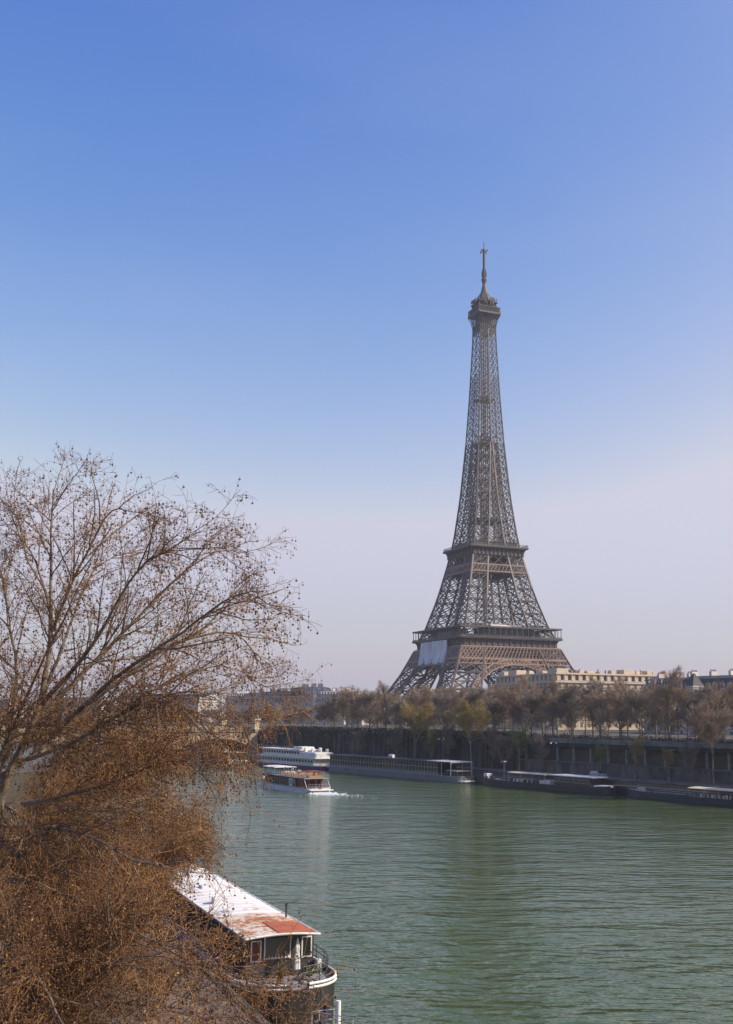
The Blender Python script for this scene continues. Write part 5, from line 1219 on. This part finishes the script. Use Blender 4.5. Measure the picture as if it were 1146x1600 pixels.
rng = np.random.default_rng(41); N = 26000
la = rng.uniform(10, 110, N); lb = 15.4 - np.abs(rng.normal(0, 5, N)); lb = np.where(lb < 3.2, rng.uniform(3.2, 15.4, N), lb)
keep = np.sin(la * .55 + lb * .8) + np.sin(la * 1.3 - lb * .45) + rng.normal(0, .9, N) > -.1
pts = np.stack([la, -lb, np.full(N, QZ + .02)], 1)[keep]; ang = rng.uniform(0, 6.28, len(pts)); r_ = rng.uniform(.04, .09, len(pts))
V = np.stack([pts + np.stack([np.cos(ang + k * 1.57) * r_ * (1, .6, 1, .6)[k], np.sin(ang + k * 1.57) * r_ * (1, .6, 1, .6)[k], rng.uniform(0, .03, len(pts))], 1) for k in range(4)], 1).reshape(-1, 3)
o = np_mesh('fallen_leaves', V, np.arange(4 * len(pts)).reshape(-1, 4), [DRYLEAF, BALL], None, (rng.random(len(pts)) < .4).astype(int)); o.rotation_euler = (0, 0, RBANK); tag(o, 'brown fallen leaves scattered over the near quay', 'leaves', kind='stuff')
# neighbouring plane trees farther along the quay
def quay_tree(a_, b_, H, lean, seed, label, n=(260, 3200, 20000), yellow=.3):
    rng = np.random.default_rng(seed); base = RB(a_, b_, QZ); t = thing('plane_tree', label, 'tree', base, 0, 'bare plane trees along the near quay')
    x, y = BB * lean; tkl = [((0, 0, 0), (.1, 0, H * .2), (x * .12, y * .12, H * .4), (x * .2, y * .2, H * .55)), .3, .16]
    T = limb_segs([tkl], rng, .6); lines = []
    for k in range(11):
        az = rng.uniform(0, 6.28); z0 = H * rng.uniform(.28, .55); f = z0 / (H * .55); rr = rng.uniform(.25, .5) * H * .62; zz = min(H, z0 + H * rng.uniform(.08, .45))
        o_ = np.array([x * .2 * f, y * .2 * f, z0]); d = np.array([math.cos(az) * rr + x * .5, math.sin(az) * rr + y * .5, zz - z0])
        lines.append(([o_, o_ + d * [.35, .35, .5], o_ + d * [.72, .72, .9], o_ + d], .085, .01))
    L_ = limb_segs(lines, rng, .5, .02); A = T.cat(); seg_mesh('trunk', *A[:4], 10, BARK, t, True); 
    for i in range(len(L_.p0)): seg_mesh('limb', L_.p0[i], L_.p1[i], L_.r0[i], L_.r1[i], 6, LIMB, t, True)
    c1, q1 = grow(L_.cat(), rng, n[0], (1.2, 3.2), 7, (25, 60), .13, 0, .008, .009, .1, .6); c2, q2 = grow(c1.cat(), rng, n[1], (.6, 1.5), 5, (25, 65), .16, -.2, .006, .007, .05, .4); c3, q3 = grow(c2.cat(), rng, n[2], (.2, .7), 3, (25, 75), .2, -.3, .006, .006, 0, .3)
    S = [c1.cat(), c2.cat(), c3.cat()]; V, F = seg_geo(*[np.concatenate([q[i] for q in S]) for i in range(4)], 3); np_mesh('crown', V, F, TWIG, t)
    e = np.concatenate([q2, q3]); V, F = octa(e[rng.random(len(e)) < .3] - [0, 0, .06], .026, rng); tag(np_mesh('seed_balls', V, F, BALL, t), kind='stuff')
    l = e[rng.random(len(e)) < yellow]; tag(leaf_cloud('dry_leaves', l, .035, [DRYLEAF, BALL], t, rng, (rng.random(len(l)) < .3).astype(int)), kind='stuff')
quay_tree(38, 3.0, 12.9, 3.3, 31, 'second plane tree along the quay, its brown crown low behind the nearest tree', yellow=.35)
quay_tree(51, 5.5, 12.4, 4.2, 32, 'third plane tree along the quay, above the land side of the houseboat roof', yellow=.3)
quay_tree(68, 4.5, 14.5, 8, 33, 'fourth plane tree along the quay, level with the middle of the houseboat')
quay_tree(90, 9.5, 15.5, 9, 34, 'farthest plane tree along the near quay, its twigs crossing the stone bridge')

# far trees: prototypes grown once, then copied
def far_proto(seed, H, spread, trunk_h, nseg, matl, upright=.5, leafy=False, r=.035):
    rng = np.random.default_rng(seed); T = limb_segs([([(0, 0, 0), (.1, .1, trunk_h * .5), (0, .15, trunk_h), (.15, 0, H * .62)], .26, .09)], rng, .8)
    c0, q0 = grow(T.cat(), rng, nseg[0], (H * .34, H * .58), 7, (18, 50), .08, upright, .016, .05, trunk_h / (H * .62) * .72, .2, relax=.3)
    for k in range(len(c0.p0)): pass
    c1, q1 = grow(c0.cat(), rng, nseg[1], (H * .13, H * .26), 5, (20, 50), .12, upright * .5, .012, r, .2, .5)
    c2, q2 = grow(c1.cat(), rng, nseg[2], (H * .045, H * .12), 3, (20, 60), .16, .1, .01, r * .75, .05, .4)
    def sq(S):
        A = S.cat(); 
        for i in (0, 1): A[i] = A[i] * np.array([spread, spread, 1]); 
        return A
    A0, A1, A2 = sq(c0), sq(c1), sq(c2); Tc = T.cat()
    tv, tf = seg_geo(*[np.concatenate([Tc[i], A0[i]]) for i in range(4)], 5); cv, cf = seg_geo(*[np.concatenate([A1[i], A2[i]]) for i in range(4)], 3)
    t = thing('bare_tree', 'x', 'tree'); np_mesh('trunk', tv, tf, FBARK, t); np_mesh('crown', cv, cf, matl, t)
    if leafy:
        e = q2 * np.array([spread, spread, 1]); e = np.concatenate([e + rng.normal(0, .2, e.shape) for _ in range(2)]); leaf_cloud('leaves', e, .13, [FTWIG[3]], t, rng)
    bpy.context.view_layer.update(); return t
PRO = [far_proto(50, 16, 1.0, 3.4, (17, 270, 4400), FTWIG[0]), far_proto(51, 15, 1.15, 2.2, (18, 280, 4800), FTWIG[1]), far_proto(52, 17, .95, 3.6, (16, 260, 4200), FTWIG[0], .65), far_proto(53, 15.5, 1.2, 2.0, (18, 290, 5000), FTWIG[1], .4), far_proto(54, 16.5, 1.0, 3.0, (16, 270, 4400), FTWIG[0], .6)]
OLIVE = far_proto(60, 19, 1.0, 7.5, (15, 270, 5600), FTWIG[2], .35)
TALLB = far_proto(63, 18.5, 1.0, 6.5, (14, 250, 4600), FTWIG[0], .4)
YOUNG = far_proto(61, 9, .75, 2.2, (10, 110, 1100), FTWIG[2], .5, r=.03)
GREENY = far_proto(62, 8, .9, 2.0, (10, 110, 900), FTWIG[3], .5, leafy=True, r=.03)
used = {}
def place_tree(proto, s, t, z, label, group, sc_=1.0, rot=None, wx=1.0):
    loc = LB(s, t, z); rot = R.uniform(0, 6.28) if rot is None else rot
    if id(proto) not in used:
        used[id(proto)] = 1; proto.location = loc; proto.rotation_euler = (0, 0, rot); proto.scale = (sc_ * wx, sc_ * wx, sc_); tag(proto, label, 'tree', group); return proto
    return dup(proto, loc, rot, label, group, (sc_ * wx, sc_ * wx, sc_))
for i in range(27):
    place_tree(PRO[i % 5], 126 + i * 8.3 + R.uniform(-1, 1), 203 + R.uniform(-.6, .6), STREET, '%s bare tree from the right in the front row above the quay wall' % ordinal(i), 'street trees above the left quay wall', R.uniform(.68, 1.02), wx=R.uniform(.95, 1.3))
for i in range(26):
    place_tree(PRO[(i * 2 + 1) % 5], 130 + i * 9 + R.uniform(-1.5, 1.5), 211 + R.uniform(-1, 1), STREET, '%s bare tree from the right in the second row across the street' % ordinal(i), 'second row of street trees', R.uniform(.72, 1.04), wx=1.15)
for i in range(24):
    place_tree(PRO[(i * 3 + 2) % 5], 128 + i * 10.5 + R.uniform(-2, 2), 228 + R.uniform(-2, 3), STREET, '%s bare tree from the right in the third row, before the buildings' % ordinal(i), 'third row of street trees', R.uniform(.8, 1.02), wx=1.2)
for i in range(24):
    place_tree(PRO[(1, 3)[i % 2]], 132 + i * 10.5 + R.uniform(-2, 2), 240 + R.uniform(-2, 3), STREET - .6, '%s low bushy tree from the right along the building fronts' % ordinal(i), 'low bushy trees before the buildings', R.uniform(.5, .72), wx=1.5)
for i in range(16):
    place_tree(PRO[(1, 3)[i % 2]], 372 + i * 17 + R.uniform(-3, 3), 238 + R.uniform(-2, 3), STREET - .6, '%s low bushy tree upstream of the tower, counted leftward' % ordinal(i), 'low bushy trees upstream', R.uniform(.5, .72), wx=1.6)
for i in range(24):
    s_ = 352 + i * 15 + R.uniform(-3, 3); 
    place_tree(PRO[(i * 2) % 5], s_, 206 + (i % 3) * 9 + R.uniform(-2, 2), STREET, '%s grey tree upstream of the iron tower foot, counted leftward' % ordinal(i), 'distant trees upstream along the left bank', R.uniform(.46, .72), wx=1.4)
for i in range(14):
    s_ = 335 + i * 17 + R.uniform(-4, 4); place_tree(PRO[(i * 3) % 5], s_, 250 + (i % 4) * 14, STREET, '%s garden tree between the tower and the far blocks, counted leftward' % ordinal(i), 'garden trees left of the tower', R.uniform(.85, 1.1) if i < 3 else R.uniform(.55, .75), wx=1.2)
for i, (px, t) in enumerate(((590, 300), (612, 330), (640, 345), (668, 350), (700, 340), (735, 350), (770, 320))):
    q = on_t(px, 1118, t); place_tree(PRO[i % 5], float(q[:2] @ DD), t, STREET, '%s garden tree from the left at the feet of the iron tower' % ORD[i], 'garden trees at the tower feet', R.uniform(1.0, 1.2), wx=1.2)
for px, lab, k in ((648, 'tall olive-yellow tree on the lower quay, left of its twin below the tower', 1.0), (736, 'tall olive-yellow tree on the lower quay behind the black barge bow', 1.02), (1112, 'tall brown tree on the lower quay near the right edge', 1.0)):
    place_tree(OLIVE if px < 1000 else TALLB, s_of(px, 189.5), 189.5, QZ, lab, 'tall trees on the left lower quay', k)
for px, lab, k in ((991, 'slim brownish young tree on the lower quay behind the navy barge bow', 1.1), (1042, 'small thin young tree on the lower quay, right of the slim brownish one', .85)):
    place_tree(YOUNG, s_of(px, 190), 190, QZ, lab, 'young trees on the left lower quay', k)
for px, lab, k in ((810, 'yellow-green budding tree on the lower quay above the cream barge canopy', 1.35), (938, 'small bright green tree behind the silver car', .95), (676, 'small green budding tree against the ribbed wall end', 1.2)):
    place_tree(GREENY, s_of(px, 191), 191, QZ, lab, 'budding trees on the left lower quay', k)
for k, (px, t, sc0, pr, lab) in enumerate(((622, 194, .8, 1, 'dark bushy tree against the ribbed wall, left of the first olive tree'), (700, 194.5, .85, 1, 'bushy thin tree against the wall between the two olive trees'), (770, 194, .8, 1, 'bushy tree against the wall right of the second olive tree'), (790, 193, .62, 3, 'low spreading bush on the lower quay left of the yellow-green tree'), (842, 194.5, .7, 1, 'thin bare tree before the first gallery pillars'), (560, 194, .62, 3, 'low bush at the ribbed wall behind the long glass boat'), (1075, 194, .55, 3, 'low bush on the lower quay left of the tall brown tree'))):
    place_tree(PRO[pr], s_of(px, t), t, QZ, lab, 'bushes and thin trees against the quay wall', sc0, wx=.8)
# steep roofed pavilion between the slate roofs
q = at_y(1087, 1118, 332); pvn = thing('corner_pavilion', 'narrow corner pavilion with a steep dark pyramid roof above the slate mansards', 'building', (q[0], q[1], STREET - 1), TROT)
w_ = MB(); w_.box(-1.8, 1.8, -1.8, 1.8, 0, 15.6); w_.box(-2, 2, -2, 2, 15.6, 16.0); w_.build('wall', GREYST2, pvn)
MB().loft([[(sx * q_, sy * q_, z_) for sx, sy in ((-1, -1), (1, -1), (1, 1), (-1, 1))] for q_, z_ in ((1.9, 16.01), (1.2, 17.8), (.6, 19.0), (.15, 19.8))], closed=True, cap=True).build('roof', SLATE, pvn)
for sx in (-1.1, 1.1):
    k_ = bpy.data.objects.new('window', window_mesh(1.1, 1.9)); COL.objects.link(k_); k_.parent = pvn; k_.location = (sx * .8 - .55, -1.87, 13.0)
# clipped dark evergreen mass in the far garden
q = on_t(455, 1118, 260); 

# ------------------------------------------------------------------ air
hz = MB().box(-3100, 3100, -420, 3100, -2.5, 345).build('haze', bpy.data.materials.new('haze_air')); tag(hz, kind='stuff')
hm = hz.data.materials[0]; hm.use_nodes = True; nt = hm.node_tree
for n_ in list(nt.nodes): nt.nodes.remove(n_)
om = nt.nodes.new('ShaderNodeOutputMaterial'); pv = nt.nodes.new('ShaderNodeVolumePrincipled'); pv.inputs['Density'].default_value = HAZE_DENSITY; pv.inputs['Color'].default_value = (*HAZE_COLOR, 1); pv.inputs['Anisotropy'].default_value = 0.2
nt.links.new(pv.outputs[0], om.inputs['Volume'])
